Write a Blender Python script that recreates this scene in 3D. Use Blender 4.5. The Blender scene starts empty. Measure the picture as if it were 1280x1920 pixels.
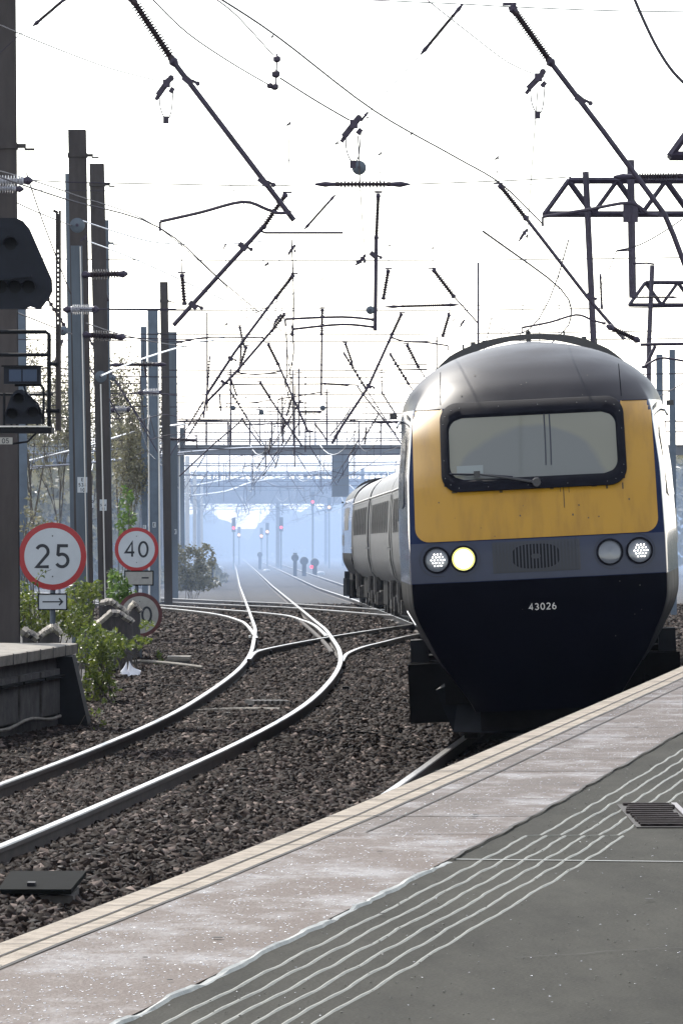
import bpy, math, random
import numpy as np
from mathutils import Vector, Matrix

random.seed(7); RNG = np.random.default_rng(11)
SC = bpy.context.scene
COL = SC.collection

# ------------------------------------------------------------------ camera, sky, sun, exposure
F = 12000.0          # focal length in photo pixels (photo 1280 px wide)
H0 = 907.0           # eye level row in the photo
EYE = 2.5            # eye height above the near rails
cam = bpy.data.cameras.new("camera")
cam.sensor_fit = 'HORIZONTAL'; cam.sensor_width = 36.0
cam.lens = F / 1280.0 * 36.0
cam.clip_start = 0.5; cam.clip_end = 6000.0
camo = bpy.data.objects.new("camera", cam); COL.objects.link(camo)
camo.location = (0, 0, EYE)
camo.rotation_euler = (math.radians(90) - math.atan((960 - H0) / F), 0, 0)
SC.camera = camo

SUN_ELEV, SUN_AZ = 40.0, -22.0     # degrees; azimuth from +Y towards +X
world = bpy.data.worlds.new("World"); SC.world = world; world.use_nodes = True
wn = world.node_tree; wn.nodes.clear()
sky = wn.nodes.new("ShaderNodeTexSky"); sky.sky_type = 'NISHITA'; sky.sun_disc = False
sky.sun_elevation = math.radians(SUN_ELEV); sky.sun_rotation = math.radians(SUN_AZ)
sky.dust_density = 0.6; sky.air_density = 1.0; sky.ozone_density = 1.0
bg = wn.nodes.new("ShaderNodeBackground"); bg.inputs[1].default_value = 0.15
wo = wn.nodes.new("ShaderNodeOutputWorld")
hs = wn.nodes.new("ShaderNodeHueSaturation"); hs.inputs["Saturation"].default_value = .38
wn.links.new(sky.outputs[0], hs.inputs["Color"]); wn.links.new(hs.outputs[0], bg.inputs[0]); wn.links.new(bg.outputs[0], wo.inputs[0])
sl = bpy.data.lights.new("sun", 'SUN'); sl.energy = 2.2; sl.angle = math.radians(0.5); sl.color = (1.0, 0.95, 0.87)
so = bpy.data.objects.new("sun", sl); COL.objects.link(so)
_a, _e = math.radians(SUN_AZ), math.radians(SUN_ELEV)
sdir = Vector((math.sin(_a) * math.cos(_e), math.cos(_a) * math.cos(_e), math.sin(_e)))
so.rotation_euler = sdir.to_track_quat('Z', 'Y').to_euler(); so.location = (0, 0, 60)
SC.view_settings.view_transform = 'Standard'; SC.view_settings.look = 'None'
SC.view_settings.gamma = 1.0; SC.view_settings.exposure = 1.15; SC.view_settings.use_curve_mapping = False
SC.cycles.volume_bounces = 1; SC.cycles.max_bounces = 8
SC.cycles.use_denoising = True

# ------------------------------------------------------------------ alignment of the line
YY = np.arange(0.0, 2600.0, 1.0)
def zr(Y):
    Y = np.asarray(Y, float)
    z = np.where(Y < 60, 0.0, np.where(Y < 88, -0.01 * (Y - 60) ** 2 / 56.0, -0.01 * (Y - 74)))
    return np.where(Y > 1500, -0.01 * (1500 - 74), z)
def smooth(arr, s):
    k = np.exp(-0.5 * (np.arange(-4 * s, 4 * s + 1) / s) ** 2); k /= k.sum()
    p = 4 * s
    left = 2 * arr[0] - arr[1:p + 1][::-1]; right = 2 * arr[-1] - arr[-p - 1:-1][::-1]
    return np.convolve(np.concatenate([left, arr, right]), k, 'valid')
_ay = [0, 30, 43, 49.4, 57.6, 64, 72, 84.6, 97, 110, 138, 188.5, 296, 512, 1200, 2600]
_ax = [-8.4, -4.30, -3.04, -2.54, -1.90, -1.48, -1.10, -.85, -.75, -.79, -1.09, -2.0, -3.95, -7.65, -19.7, -44.2]
_A = smooth(np.interp(YY, _ay, _ax), 4)
_off = smooth(np.interp(YY, [0, 45, 62, 76, 150, 215, 280, 2600], [3.42, 3.40, 3.40, 3.72, 3.72, 3.72, 3.42, 3.42]), 4)
XA = lambda Y: np.interp(Y, YY, _A)
XB = lambda Y: np.interp(Y, YY, _A + _off)
cant = lambda Y: np.interp(Y, [0, 75, 150], [0.115, 0.115, 0.0])
def zg(X, Y):
    """top of the ballast"""
    X = np.asarray(X, float); Y = np.asarray(Y, float)
    c = cant(Y) / 1.5; u = X - XA(Y); w = XB(Y) - XA(Y)
    t = np.where(u < 1.1, np.clip(u, -1.3, 1.1) * c,
        np.where(u < w - 1.1, (1.1 * c) + (u - 1.1) / (w - 2.2) * (-2.2 * c), np.clip(u - w, -1.1, 1.3) * c))
    return zr(Y) - 0.15 + t
_ey = [0, 8, 20.2, 26.2, 30.4, 38, 50.7, 60, 72, 90, 130]
_ex = [-4.0, -2.75, -1.075, -.25, .253, 1.17, 2.70, 3.72, 4.75, 5.9, 7.6]
_E = smooth(np.interp(YY[:200], _ey, _ex), 3)
XE = lambda Y: np.interp(Y, YY[:200], _E)           # edge of the near platform
ZP = 1.05                                            # its height

def P(px, py, Y):
    return Vector(((px - 640) * Y / F, Y, EYE - (py - H0) * Y / F))
def S(n, Y): return n * Y / F                        # n photo pixels at depth Y in metres

# ------------------------------------------------------------------ materials
def new_mat(name):
    m = bpy.data.materials.new(name); m.use_nodes = True
    return m, m.node_tree, m.node_tree.nodes["Principled BSDF"]
def mat(name, col, rough=0.6, metal=0.0, var=0.0, scale=5.0, bump=0.0, bscale=40.0, col2=None, spec=None, coat=0.0, stretch=None):
    m, t, b = new_mat(name)
    b.inputs["Base Color"].default_value = (*col, 1); b.inputs["Roughness"].default_value = rough
    b.inputs["Metallic"].default_value = metal
    if spec is not None: b.inputs["Specular IOR Level"].default_value = spec
    if coat: b.inputs["Coat Weight"].default_value = coat; b.inputs["Coat Roughness"].default_value = 0.08
    tc = None
    if var or bump:
        tc = t.nodes.new("ShaderNodeTexCoord"); src = tc.outputs["Object"]
        if stretch:
            mp = t.nodes.new("ShaderNodeMapping"); mp.inputs["Scale"].default_value = stretch
            t.links.new(src, mp.inputs[0]); src = mp.outputs[0]
    if var:
        n = t.nodes.new("ShaderNodeTexNoise"); n.inputs["Scale"].default_value = scale; n.inputs["Detail"].default_value = 6
        n.inputs["Roughness"].default_value = 0.65
        t.links.new(src, n.inputs["Vector"])
        r = t.nodes.new("ShaderNodeValToRGB")
        lo = tuple(c * (1 - var) for c in col); hi = col2 or tuple(min(1, c * (1 + var)) for c in col)
        r.color_ramp.elements[0].position = 0.32; r.color_ramp.elements[1].position = 0.68
        r.color_ramp.elements[0].color = (*lo, 1); r.color_ramp.elements[1].color = (*hi, 1)
        t.links.new(n.outputs["Fac"], r.inputs[0]); t.links.new(r.outputs[0], b.inputs["Base Color"])
    if bump:
        n2 = t.nodes.new("ShaderNodeTexNoise"); n2.inputs["Scale"].default_value = bscale; n2.inputs["Detail"].default_value = 4
        t.links.new(src, n2.inputs["Vector"])
        bp = t.nodes.new("ShaderNodeBump"); bp.inputs["Strength"].default_value = bump; bp.inputs["Distance"].default_value = 0.02
        t.links.new(n2.outputs["Fac"], bp.inputs["Height"]); t.links.new(bp.outputs[0], b.inputs["Normal"])
    return m
def emit(name, col, s):
    m, t, b = new_mat(name)
    b.inputs["Base Color"].default_value = (*col, 1); b.inputs["Emission Color"].default_value = (*col, 1)
    b.inputs["Emission Strength"].default_value = s
    return m
def leaf_mat(name, c1, c2):
    m, t, b = new_mat(name)
    g = t.nodes.new("ShaderNodeNewGeometry"); r = t.nodes.new("ShaderNodeValToRGB")
    r.color_ramp.elements[0].color = (*c1, 1); r.color_ramp.elements[1].color = (*c2, 1)
    t.links.new(g.outputs["Random Per Island"], r.inputs[0]); t.links.new(r.outputs[0], b.inputs["Base Color"])
    b.inputs["Roughness"].default_value = 0.45
    tr = t.nodes.new("ShaderNodeBsdfTranslucent"); mx = t.nodes.new("ShaderNodeMixShader"); mx.inputs[0].default_value = 0.42
    t.links.new(r.outputs[0], tr.inputs[0]); t.links.new(b.outputs[0], mx.inputs[1]); t.links.new(tr.outputs[0], mx.inputs[2])
    t.links.new(mx.outputs[0], t.nodes["Material Output"].inputs[0])
    return m
def island_mat(name, c1, c2, rough=0.8, spec=0.4, c3=None):
    m, t, b = new_mat(name)
    g = t.nodes.new("ShaderNodeNewGeometry"); r = t.nodes.new("ShaderNodeValToRGB")
    r.color_ramp.elements[0].color = (*c1, 1); r.color_ramp.elements[1].color = (*c2, 1)
    if c3:
        r.color_ramp.elements[1].position = .86; q = r.color_ramp.elements.new(1.0); q.color = (*c3, 1)
    t.links.new(g.outputs["Random Per Island"], r.inputs[0]); t.links.new(r.outputs[0], b.inputs["Base Color"])
    b.inputs["Roughness"].default_value = rough; b.inputs["Specular IOR Level"].default_value = spec
    return m

M = {}
M['ole'] = mat('galvanised_tube', (.038, .028, .050), .55, .2, .3, 8)
M['wire'] = mat('copper_wire', (.035, .028, .042), .6, .2)
M['wirelit'] = mat('sunlit_wire_tone', (.55, .55, .58), .25, .8)  # paler copy of the wire tone, sun glints put into its colour
M['ins'] = mat('brown_insulator', (.032, .02, .026), .4, 0, .25, 20, spec=.3)
M['insw'] = mat('pale_insulator', (.42, .42, .46), .25)
M['rust'] = mat('mast_brown_steel', (.047, .039, .038), .75, .1, .35, 3, stretch=(1, 1, .25))
M['steel'] = mat('mast_grey_steel', (.085, .105, .13), .6, .1, .25, 3, stretch=(1, 1, .2))
M['steelblue'] = mat('mast_haze_steel', (.10, .13, .17), .6, .1, .2, 2)  # blue-grey tone puts distance haze into the steel colour
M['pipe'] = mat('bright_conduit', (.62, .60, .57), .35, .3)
M['black'] = mat('matt_black', (.006, .0065, .009), .65, 0, .4, 6, spec=.2)
M['blackgl'] = mat('satin_black', (.012, .012, .018), .3)
M['under'] = mat('underframe_grime', (.0035, .003, .003), .9, 0, .5, 7, spec=.08)
M['bogie'] = mat('bogie_grime', (.055, .048, .043), .75, .2, .5, 9)
M['railtop'] = mat('polished_rail_head', (.28, .27, .26), .36, .8, .25, 6, stretch=(8, .4, 8))
M['railside'] = mat('rusty_rail_side', (.040, .028, .022), .8, .1, .35, 8, stretch=(1, .5, 1))
M['sleeper'] = mat('weathered_sleeper', (.10, .085, .075), .9, 0, .4, 12, .5, 40)
M['stone'] = island_mat('ballast_stone', (.007, .0045, .0038), (.030, .020, .016), .8, .10, (.20, .155, .135))  # the few palest stones stand in for sun glints
M['conc'] = mat('weathered_concrete', (.24, .215, .18), .85, 0, .35, 6, .4, 60)
M['coping'] = mat('pale_coping_brick', (.40, .36, .28), .8, 0, .25, 14)  # pale base stands in for sunlight on the brick faces
M['concd'] = mat('dirty_concrete', (.075, .068, .064), .9, 0, .45, 5, .4, 40)
M['white'] = mat('white_enamel', (.50, .53, .56), .45, 0, .05, 4)
M['red'] = mat('red_enamel', (.36, .010, .014), .4)
M['fadedred'] = mat('faded_red_rim', (.10, .028, .028), .7, 0, .3, 9)
M['seam'] = mat('dark_seam_line', (.006, .006, .008), .9, spec=0.0)  # plain dark lines along the panel joints
M['ink'] = mat('black_lettering', (.01, .012, .02), .5)
M['greyplate'] = mat('faded_plate', (.33, .32, .295), .6, 0, .12, 8)
M['yellow'] = mat('yellow_warning_panel', (.80, .43, .035), .42, 0, .10, 3.5, stretch=(1.5, 1, .25), coat=.15)
M['blue'] = mat('blue_coachwork', (.010, .017, .05), .25, 0, .2, 3, coat=.35)
M['band'] = mat('dull_blue_band', (.012, .018, .046), .45, 0, .15, 4)
M['rubber'] = mat('windscreen_rubber', (.006, .006, .010), .75, 0, .3, 8, spec=.08)
M['glass'] = mat('grey_windscreen_glass', (.14, .145, .125), .12, 0, .25, 2.2, spec=.8)
M['sglass'] = mat('dark_side_glass', (.02, .022, .026), .06, spec=.7)
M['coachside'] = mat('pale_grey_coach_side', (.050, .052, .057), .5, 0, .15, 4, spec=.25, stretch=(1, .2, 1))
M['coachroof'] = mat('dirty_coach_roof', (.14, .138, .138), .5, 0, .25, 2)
M['cglass'] = mat('coach_window_glass', (.012, .012, .014), .55, spec=.04)
M['cdoor'] = mat('coach_door_shadow_grey', (.05, .052, .055), .5)
M['lensoff'] = mat('unlit_lens', (.12, .13, .15), .12, spec=.7)
M['lenson'] = emit('lit_headlight', (1.0, .95, .68), 3.0)
M['lensrim'] = emit('headlight_rim', (.95, .88, .25), .42)
M['led'] = emit('led_marker', (1.0, .96, .88), 5.0)
M['redlamp'] = emit('red_signal_lamp', (1.0, .02, .04), 2.2)
M['amberlamp'] = emit('amber_signal_lamp', (1.0, .45, .15), 2.0)
M['chrome'] = mat('wiper_metal', (.35, .35, .35), .3, .7)
M['leaf'] = leaf_mat('bramble_leaf', (.035, .065, .010), (.20, .24, .045))
M['leafdim'] = leaf_mat('budding_leaf', (.12, .12, .07), (.27, .25, .16))
M['leafgreen'] = leaf_mat('fresh_leaf', (.06, .12, .02), (.14, .22, .05))
M['bark'] = mat('tree_bark', (.10, .085, .07), .9, 0, .3, 6)
M['bag'] = mat('white_plastic_bag', (.80, .80, .84), .4, 0, .05, 9, .5, 20)
M['grille'] = mat('grille_metal', (.035, .036, .042), .5, .3)
M['signalblk'] = mat('signal_black', (.007, .009, .016), .6, 0, .3, 5, spec=.25)
M['paneblue'] = mat('pale_blue_pane', (.035, .055, .10), .3, spec=.2)
M['bridge'] = mat('grey_bridge_steel', (.16, .17, .19), .65, .1, .2, .8)
M['masonry'] = mat('sooty_masonry', (.13, .125, .13), .9, 0, .3, .5)
M['brickdark'] = mat('dark_brick', (.06, .05, .048), .9, 0, .4, 6)

# ------------------------------------------------------------------ mesh builder
def tag(o, label=None, cat=None, group=None, kind=None):
    if label: o['label'] = label
    if cat: o['category'] = cat
    if group: o['group'] = group
    if kind: o['kind'] = kind
    return o
def thing(name, label, cat, loc=(0, 0, 0), group=None):
    o = bpy.data.objects.new(name, None); COL.objects.link(o); o.location = loc; o.empty_display_size = .2
    return tag(o, label, cat, group)

class MB:
    def __init__(s): s.v = []; s.f = []; s.m = []
    def add(s, vs, fs, mi=0):
        b = len(s.v); s.v += [tuple(v) for v in vs]
        for f in fs: s.f.append(tuple(b + i for i in f)); s.m.append(mi)
        return s
    def box(s, c, d, mi=0, rot=None, taper=None):
        x, y, z = (q / 2 for q in d); c = Vector(c)
        vs = [Vector((sx * x, sy * y, sz * z)) for sz in (-1, 1) for sy in (-1, 1) for sx in (-1, 1)]
        if rot is not None: vs = [rot @ v for v in vs]
        return s.add([c + v for v in vs], [(0, 2, 3, 1), (4, 5, 7, 6), (0, 1, 5, 4), (2, 6, 7, 3), (0, 4, 6, 2), (1, 3, 7, 5)], mi)
    def bbox(s, x0, x1, y0, y1, z0, z1, mi=0):
        return s.box(((x0 + x1) / 2, (y0 + y1) / 2, (z0 + z1) / 2), (abs(x1 - x0), abs(y1 - y0), abs(z1 - z0)), mi)
    def tube(s, pts, r, n=7, mi=0):
        pts = [Vector(p) for p in pts]; k = len(pts)
        rs = list(r) if hasattr(r, '__len__') else [r] * k
        vs = []; up = None
        for i, p in enumerate(pts):
            d = (pts[min(i + 1, k - 1)] - pts[max(i - 1, 0)])
            if d.length < 1e-9: d = Vector((0, 0, 1))
            d.normalize()
            if up is None:
                up = Vector((0, 0, 1)) if abs(d.z) < .9 else Vector((0, 1, 0))
            a = d.cross(up); 
            if a.length < 1e-4: a = d.cross(Vector((1, 0, 0)))
            a.normalize(); b = a.cross(d); up = b
            for j in range(n):
                t = 2 * math.pi * j / n; vs.append(p + a * (math.cos(t) * rs[i]) + b * (math.sin(t) * rs[i]))
        fs = [(i * n + j, i * n + (j + 1) % n, (i + 1) * n + (j + 1) % n, (i + 1) * n + j) for i in range(k - 1) for j in range(n)]
        fs += [tuple(range(n))[::-1], tuple((k - 1) * n + j for j in range(n))]
        return s.add(vs, fs, mi)
    def lathe(s, a, b, prof, n=10, mi=0):
        a = Vector(a); b = Vector(b); d = b - a
        return s.tube([a + d * t for t, r in prof], [r for t, r in prof], n, mi)
    def insul(s, a, b, r, sheds, mi=0, n=9):
        pr = [(0, r * .55), (.05, r * .6)]
        for i in range(sheds):
            t0 = .08 + .84 * i / sheds; dt = .84 / sheds
            pr += [(t0, r * .42), (t0 + dt * .35, r), (t0 + dt * .5, r * .95), (t0 + dt * .65, r * .42)]
        pr += [(.95, r * .6), (1, r * .55)]
        return s.lathe(a, b, pr, n, mi)
    def prism(s, poly, y0, y1, mi=0, axis='y'):
        n = len(poly); 
        if axis == 'y': vs = [(p[0], y0, p[1]) for p in poly] + [(p[0], y1, p[1]) for p in poly]
        elif axis == 'x': vs = [(y0, p[0], p[1]) for p in poly] + [(y1, p[0], p[1]) for p in poly]
        else: vs = [(p[0], p[1], y0) for p in poly] + [(p[0], p[1], y1) for p in poly]
        fs = [(i, (i + 1) % n, n + (i + 1) % n, n + i) for i in range(n)] + [tuple(range(n))[::-1], tuple(range(n, 2 * n))]
        return s.add(vs, fs, mi)
    def grid(s, rows, mi=0, closed=False):
        h, w = len(rows), len(rows[0]); vs = [p for r in rows for p in r]
        ww = w if closed else w - 1
        fs = [(i * w + j, i * w + (j + 1) % w, (i + 1) * w + (j + 1) % w, (i + 1) * w + j) for i in range(h - 1) for j in range(ww)]
        return s.add(vs, fs, mi)
    def build(s, name, mats, parent=None, smooth=False, local=False, label=None):
        me = bpy.data.meshes.new(name)
        mats = mats if isinstance(mats, (list, tuple)) else [mats]
        v = s.v
        if parent is not None and not local:
            L = parent.matrix_basis.translation; q = parent
            L = Vector(parent.location)
            if parent.parent is not None: L = L + Vector(parent.parent.location)
            v = [(p[0] - L.x, p[1] - L.y, p[2] - L.z) for p in v]
        me.from_pydata([tuple(p) for p in v], [], s.f)
        for m_ in mats: me.materials.append(m_)
        me.polygons.foreach_set("material_index", s.m)
        if smooth: me.polygons.foreach_set("use_smooth", [True] * len(me.polygons))
        me.update()
        if smooth:
            try: me.set_sharp_from_angle(angle=math.radians(42))
            except Exception: pass
        o = bpy.data.objects.new(name, me); COL.objects.link(o)
        if parent is not None: o.parent = parent
        if label: o['label'] = label
        return o

def np_mesh(name, verts, quads, m, parent=None):
    me = bpy.data.meshes.new(name); nv, nf = len(verts), len(quads); k = quads.shape[1]
    me.vertices.add(nv); me.vertices.foreach_set("co", np.ascontiguousarray(verts, np.float32).ravel())
    me.loops.add(nf * k); me.loops.foreach_set("vertex_index", np.ascontiguousarray(quads, np.int32).ravel())
    me.polygons.add(nf); me.polygons.foreach_set("loop_start", np.arange(0, nf * k, k, dtype=np.int32))
    me.materials.append(m); me.update(calc_edges=True)
    o = bpy.data.objects.new(name, me); COL.objects.link(o)
    if parent: o.parent = parent
    return o

# glyphs in a box 0..0.62 wide, 0..1 high
def arc(cx, cy, rx, ry, a0, a1, n=18):
    return [(cx + rx * math.cos(math.radians(a0 + (a1 - a0) * i / n)), cy + ry * math.sin(math.radians(a0 + (a1 - a0) * i / n))) for i in range(n + 1)]
GL = {
 '0': [arc(.31, .5, .27, .46, 90, 450, 32)],
 '1': [[(.16, .80), (.36, .96), (.36, .04)]],
 '2': [arc(.30, .70, .25, .26, 155, -28, 16) + [(.07, .05), (.58, .05)]],
 '3': [arc(.28, .73, .23, .23, 150, -90, 14), arc(.28, .27, .26, .23, 90, -150, 14)],
 '4': [[(.46, .03), (.46, .96), (.04, .30), (.60, .30)]],
 '5': [[(.54, .95), (.14, .95), (.11, .58)] + arc(.28, .32, .26, .27, 120, -150, 18)],
 '6': [arc(.30, .30, .25, .26, 90, 450, 24), [(.05, .30), (.12, .66), (.34, .96)]],
 '9': [arc(.31, .70, .25, .26, 90, 450, 24), [(.56, .70), (.50, .34), (.27, .04)]],
 'E': [[(.54, .95), (.10, .95), (.10, .05), (.54, .05)], [(.10, .5), (.46, .5)]],
}
def ribbon(mb, pl, w, f, mi=0):
    """flat stroke of width w; f maps (u,v) to a 3-D point"""
    n = len(pl); closed = (abs(pl[0][0] - pl[-1][0]) + abs(pl[0][1] - pl[-1][1])) < 1e-6
    L, R = [], []
    for i in range(n):
        p = Vector(pl[i]); a = Vector(pl[i - 1] if i > 0 else (pl[n - 2] if closed else pl[0])); b = Vector(pl[i + 1] if i < n - 1 else (pl[1] if closed else pl[-1]))
        d1 = (p - a); d2 = (b - p)
        if d1.length < 1e-9: d1 = d2
        if d2.length < 1e-9: d2 = d1
        d1.normalize(); d2.normalize(); t = (d1 + d2)
        if t.length < 1e-6: t = d1
        t.normalize(); nrm = Vector((-t.y, t.x)); c = max(.5, nrm.dot(Vector((-d1.y, d1.x))))
        L.append(p + nrm * (w / 2 / c)); R.append(p - nrm * (w / 2 / c))
    mb.grid([[f(q.x, q.y) for q in L], [f(q.x, q.y) for q in R]], mi)
def text(mb, s, cx, cz, h, y, stroke=.13, gap=.2, mi=0, fn=None):
    """letters centred on (cx,cz) of height h in the x-z plane at depth y (faces -Y)"""
    wtot = len(s) * .62 + (len(s) - 1) * gap; u0 = -wtot / 2
    for ch in s:
        for pl in GL.get(ch, []):
            ribbon(mb, pl, stroke, (lambda u, v, u0=u0: fn(cx + (u0 + u) * h, cz + (v - .5) * h)) if fn else
                   (lambda u, v, u0=u0: (cx + (u0 + u) * h, y, cz + (v - .5) * h)), mi)
        u0 += .62 + gap

# ------------------------------------------------------------------ ground
def make_ground():
    m, t, b = new_mat('ballast_ground')
    tc = t.nodes.new("ShaderNodeTexCoord")
    v = t.nodes.new("ShaderNodeTexVoronoi"); v.inputs["Scale"].default_value = 16; t.links.new(tc.outputs["Object"], v.inputs["Vector"])
    n = t.nodes.new("ShaderNodeTexNoise"); n.inputs["Scale"].default_value = .7; n.inputs["Detail"].default_value = 8; t.links.new(tc.outputs["Object"], n.inputs["Vector"])
    r = t.nodes.new("ShaderNodeValToRGB"); r.color_ramp.elements[0].position = .3; r.color_ramp.elements[1].position = .75
    r.color_ramp.elements[0].color = (.006, .0045, .004, 1); r.color_ramp.elements[1].color = (.026, .019, .016, 1)
    mx = t.nodes.new("ShaderNodeMix"); mx.data_type = 'RGBA'; mx.blend_type = 'MULTIPLY'; mx.inputs[0].default_value = .6
    r2 = t.nodes.new("ShaderNodeValToRGB"); r2.color_ramp.elements[0].color = (.45, .45, .45, 1); r2.color_ramp.elements[1].color = (1, 1, 1, 1)
    t.links.new(v.outputs["Color"], r2.inputs[0]); t.links.new(n.outputs["Fac"], r.inputs[0])
    t.links.new(r.outputs[0], mx.inputs[6]); t.links.new(r2.outputs[0], mx.inputs[7]); t.links.new(mx.outputs[2], b.inputs["Base Color"])
    bp = t.nodes.new("ShaderNodeBump"); bp.inputs["Strength"].default_value = .8; bp.inputs["Distance"].default_value = .04
    t.links.new(v.outputs["Distance"], bp.inputs["Height"]); t.links.new(bp.outputs[0], b.inputs["Normal"])
    b.inputs["Roughness"].default_value = .85
    us = [-850, -300, -120, -50, -20, -10, -7, -5.5, -4.5, -3.8, -3.2] + list(np.arange(-2.75, 6.2, .25)) + [6.8, 8, 10, 14, 20, 40, 90, 250, 850]
    ys = list(np.arange(-30, 36, 6)) + list(np.arange(36, 200, 1.0)) + list(np.arange(200, 600, 10)) + list(np.arange(600, 2401, 60))
    rows = []
    for y in ys:
        xa = float(XA(y)); rows.append([(xa + u, y, float(zg(xa + u, y))) for u in us])
    mb = MB().grid(rows); o = mb.build('ground', m, smooth=True); tag(o, kind='structure')
make_ground()

# ------------------------------------------------------------------ rails and tracks
RP = [(-.036, 0), (-.034, -.006), (-.036, -.038), (-.012, -.05), (-.011, -.125), (-.07, -.142), (-.07, -.159), (.07, -.159), (.07, -.142), (.011, -.125), (.012, -.05), (.036, -.038), (.034, -.006), (.036, 0)]
RP = [(-.030, 0.002), (-.036, -.008), (-.036, -.038), (-.011, -.05), (-.011, -.125), (-.07, -.142), (-.07, -.159), (.07, -.159), (.07, -.142), (.011, -.125), (.011, -.05), (.036, -.038), (.036, -.008), (.030, .002)]
def rail_mb(pts):
    mb = MB(); rows = []
    k = len(pts)
    for i, p in enumerate(pts):
        a, b = Vector(pts[max(i - 1, 0)]), Vector(pts[min(i + 1, k - 1)]); d = b - a; d.z = 0; d.normalize()
        n = Vector((d.y, -d.x, 0)); p = Vector(p)
        rows.append([p + n * q[0] + Vector((0, 0, q[1])) for q in RP])
    w = len(RP); vs = [p for r in rows for p in r]; b0 = len(mb.v); mb.v += [tuple(v) for v in vs]
    for i in range(k - 1):
        for j in range(w):
            mb.f.append((i * w + j, (i + 1) * w + j, (i + 1) * w + (j + 1) % w, i * w + (j + 1) % w)); mb.m.append(0 if j in (13, 0, 12) else 1)
    mb.f.append(tuple(range(w))); mb.m.append(1); mb.f.append(tuple((k - 1) * w + j for j in range(w))[::-1]); mb.m.append(1)
    return mb
def stations(y0, y1):
    out = [y0]; 
    while out[-1] < y1: out.append(min(y1, out[-1] + max(.8, out[-1] * .012)))
    return out
def railpts(Xf, side, y0, y1):
    pts = []
    for y in stations(y0, y1):
        x = float(Xf(y)); sl = float(Xf(y + .5) - Xf(y - .5)); c = 1 / math.sqrt(1 + sl * sl)
        off = side * .7535
        pts.append((x + off * c, y - off * sl * c, float(zr(y)) + side * float(cant(y)) / 2))
    return pts
def make_track(name, label, Xf, y0, y1, sl0, sl1, grp='running lines'):
    t = thing(name, label, 'railway track', (float(Xf(60)), 60, 0))
    for s in (-1, 1): rail_mb(railpts(Xf, s, y0, y1)).build('rail', [M['railtop'], M['railside']], t)
    y = sl0; proto = None
    while y < sl1:
        x = float(Xf(y)); dx = float(Xf(y + .5) - Xf(y - .5)); an = -math.atan(dx)
        if proto is None:
            mb = MB().box((0, 0, -.05), (2.5, .25, .1)); mb.box((-.7535, 0, .008), (.34, .17, .02), 0); mb.box((.7535, 0, .008), (.34, .17, .02), 0)
            proto = mb.build('sleeper', M['sleeper'], t, local=True); o = proto
        else:
            o = proto.copy(); COL.objects.link(o); o.parent = t
        o.location = (x - t.location.x, y - t.location.y, float(zr(y)) - .142 - t.location.z)
        o.rotation_euler = (0, -math.atan(float(cant(y)) / 1.5), an); y += .72 + (y > 80) * .6
    return t
make_track('railway_track', 'empty curving railway track with shining rails left of the train', XA, 22, 1500, 34, 110)
make_track('railway_track', 'railway track the blue and yellow train is running on', XB, 22, 1500, 42, 62)

def pixpath(pl, dz=0.0):
    """a polyline seen in the photo, lying on the rail plane"""
    out = []
    for px, py in pl:
        Y = 60.0
        for _ in range(40): Y = .5 * Y + .5 * F * (EYE - float(zr(Y)) - dz) / (py - H0)
        out.append(((px - 640) * Y / F, Y, float(zr(Y)) + dz))
    return out
def densify(pts, n=6):
    pts = [Vector(p) for p in pts]; out = []
    for i in range(len(pts) - 1):
        p0, p1, p2, p3 = pts[max(i - 1, 0)], pts[i], pts[i + 1], pts[min(i + 2, len(pts) - 1)]
        for j in range(n):
            t = j / n
            out.append(.5 * ((2 * p1) + (p2 - p0) * t + (2 * p0 - 5 * p1 + 4 * p2 - p3) * t * t + (3 * p1 - p0 - 3 * p2 + p3) * t ** 3))
    out.append(pts[-1]); return [tuple(p) for p in out]
def rail_set(name, label, paths, cat='railway track'):
    pp = [densify(pixpath(p, -.004)) for p in paths]
    t = thing(name, label, cat, pp[0][0])
    for p in pp: rail_mb(p).build('rail', [M['railtop'], M['railside']], t)
    return t
rail_set('turnout', 'turnout rails branching right from the empty track towards the train',
         [[(467, 1236), (474, 1227), (486, 1220), (530, 1210), (600, 1197), (660, 1187), (740, 1175), (800, 1167)],
          [(641, 1240), (645, 1232), (653, 1224), (680, 1213), (720, 1203), (770, 1191), (860, 1175)]])
rail_set('turnout', 'turnout rails branching left from the empty track beyond the crossing speed signs',
         [[(481, 1196), (470, 1180), (460, 1169), (449, 1163), (420, 1154), (378, 1147), (300, 1139), (200, 1132), (40, 1124)], [(612, 1192), (594, 1175), (578, 1166), (563, 1161), (545, 1155), (519, 1151), (452, 1145), (300, 1134), (200, 1128), (40, 1120)]])
rail_set('crossover_track', 'straight crossover rails cutting across both tracks in front of the coaches',
         [[(40, 1110), (150, 1115), (300, 1121), (437, 1127), (534, 1131), (667, 1139), (760, 1146)], [(300, 1127.5), (437, 1134), (550, 1139), (694, 1150), (790, 1157)]])

# check rails at the turnout
t = thing('check_rail', 'short dark check rail beside the right rail of the empty track', 'check rail', pixpath([(575, 1180)])[0])
rail_mb(densify(pixpath([(556, 1157), (590, 1186), (612, 1208), (622, 1222)], -.02), 4)).build('rail_bar', [M['railside'], M['railside']], t)
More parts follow.
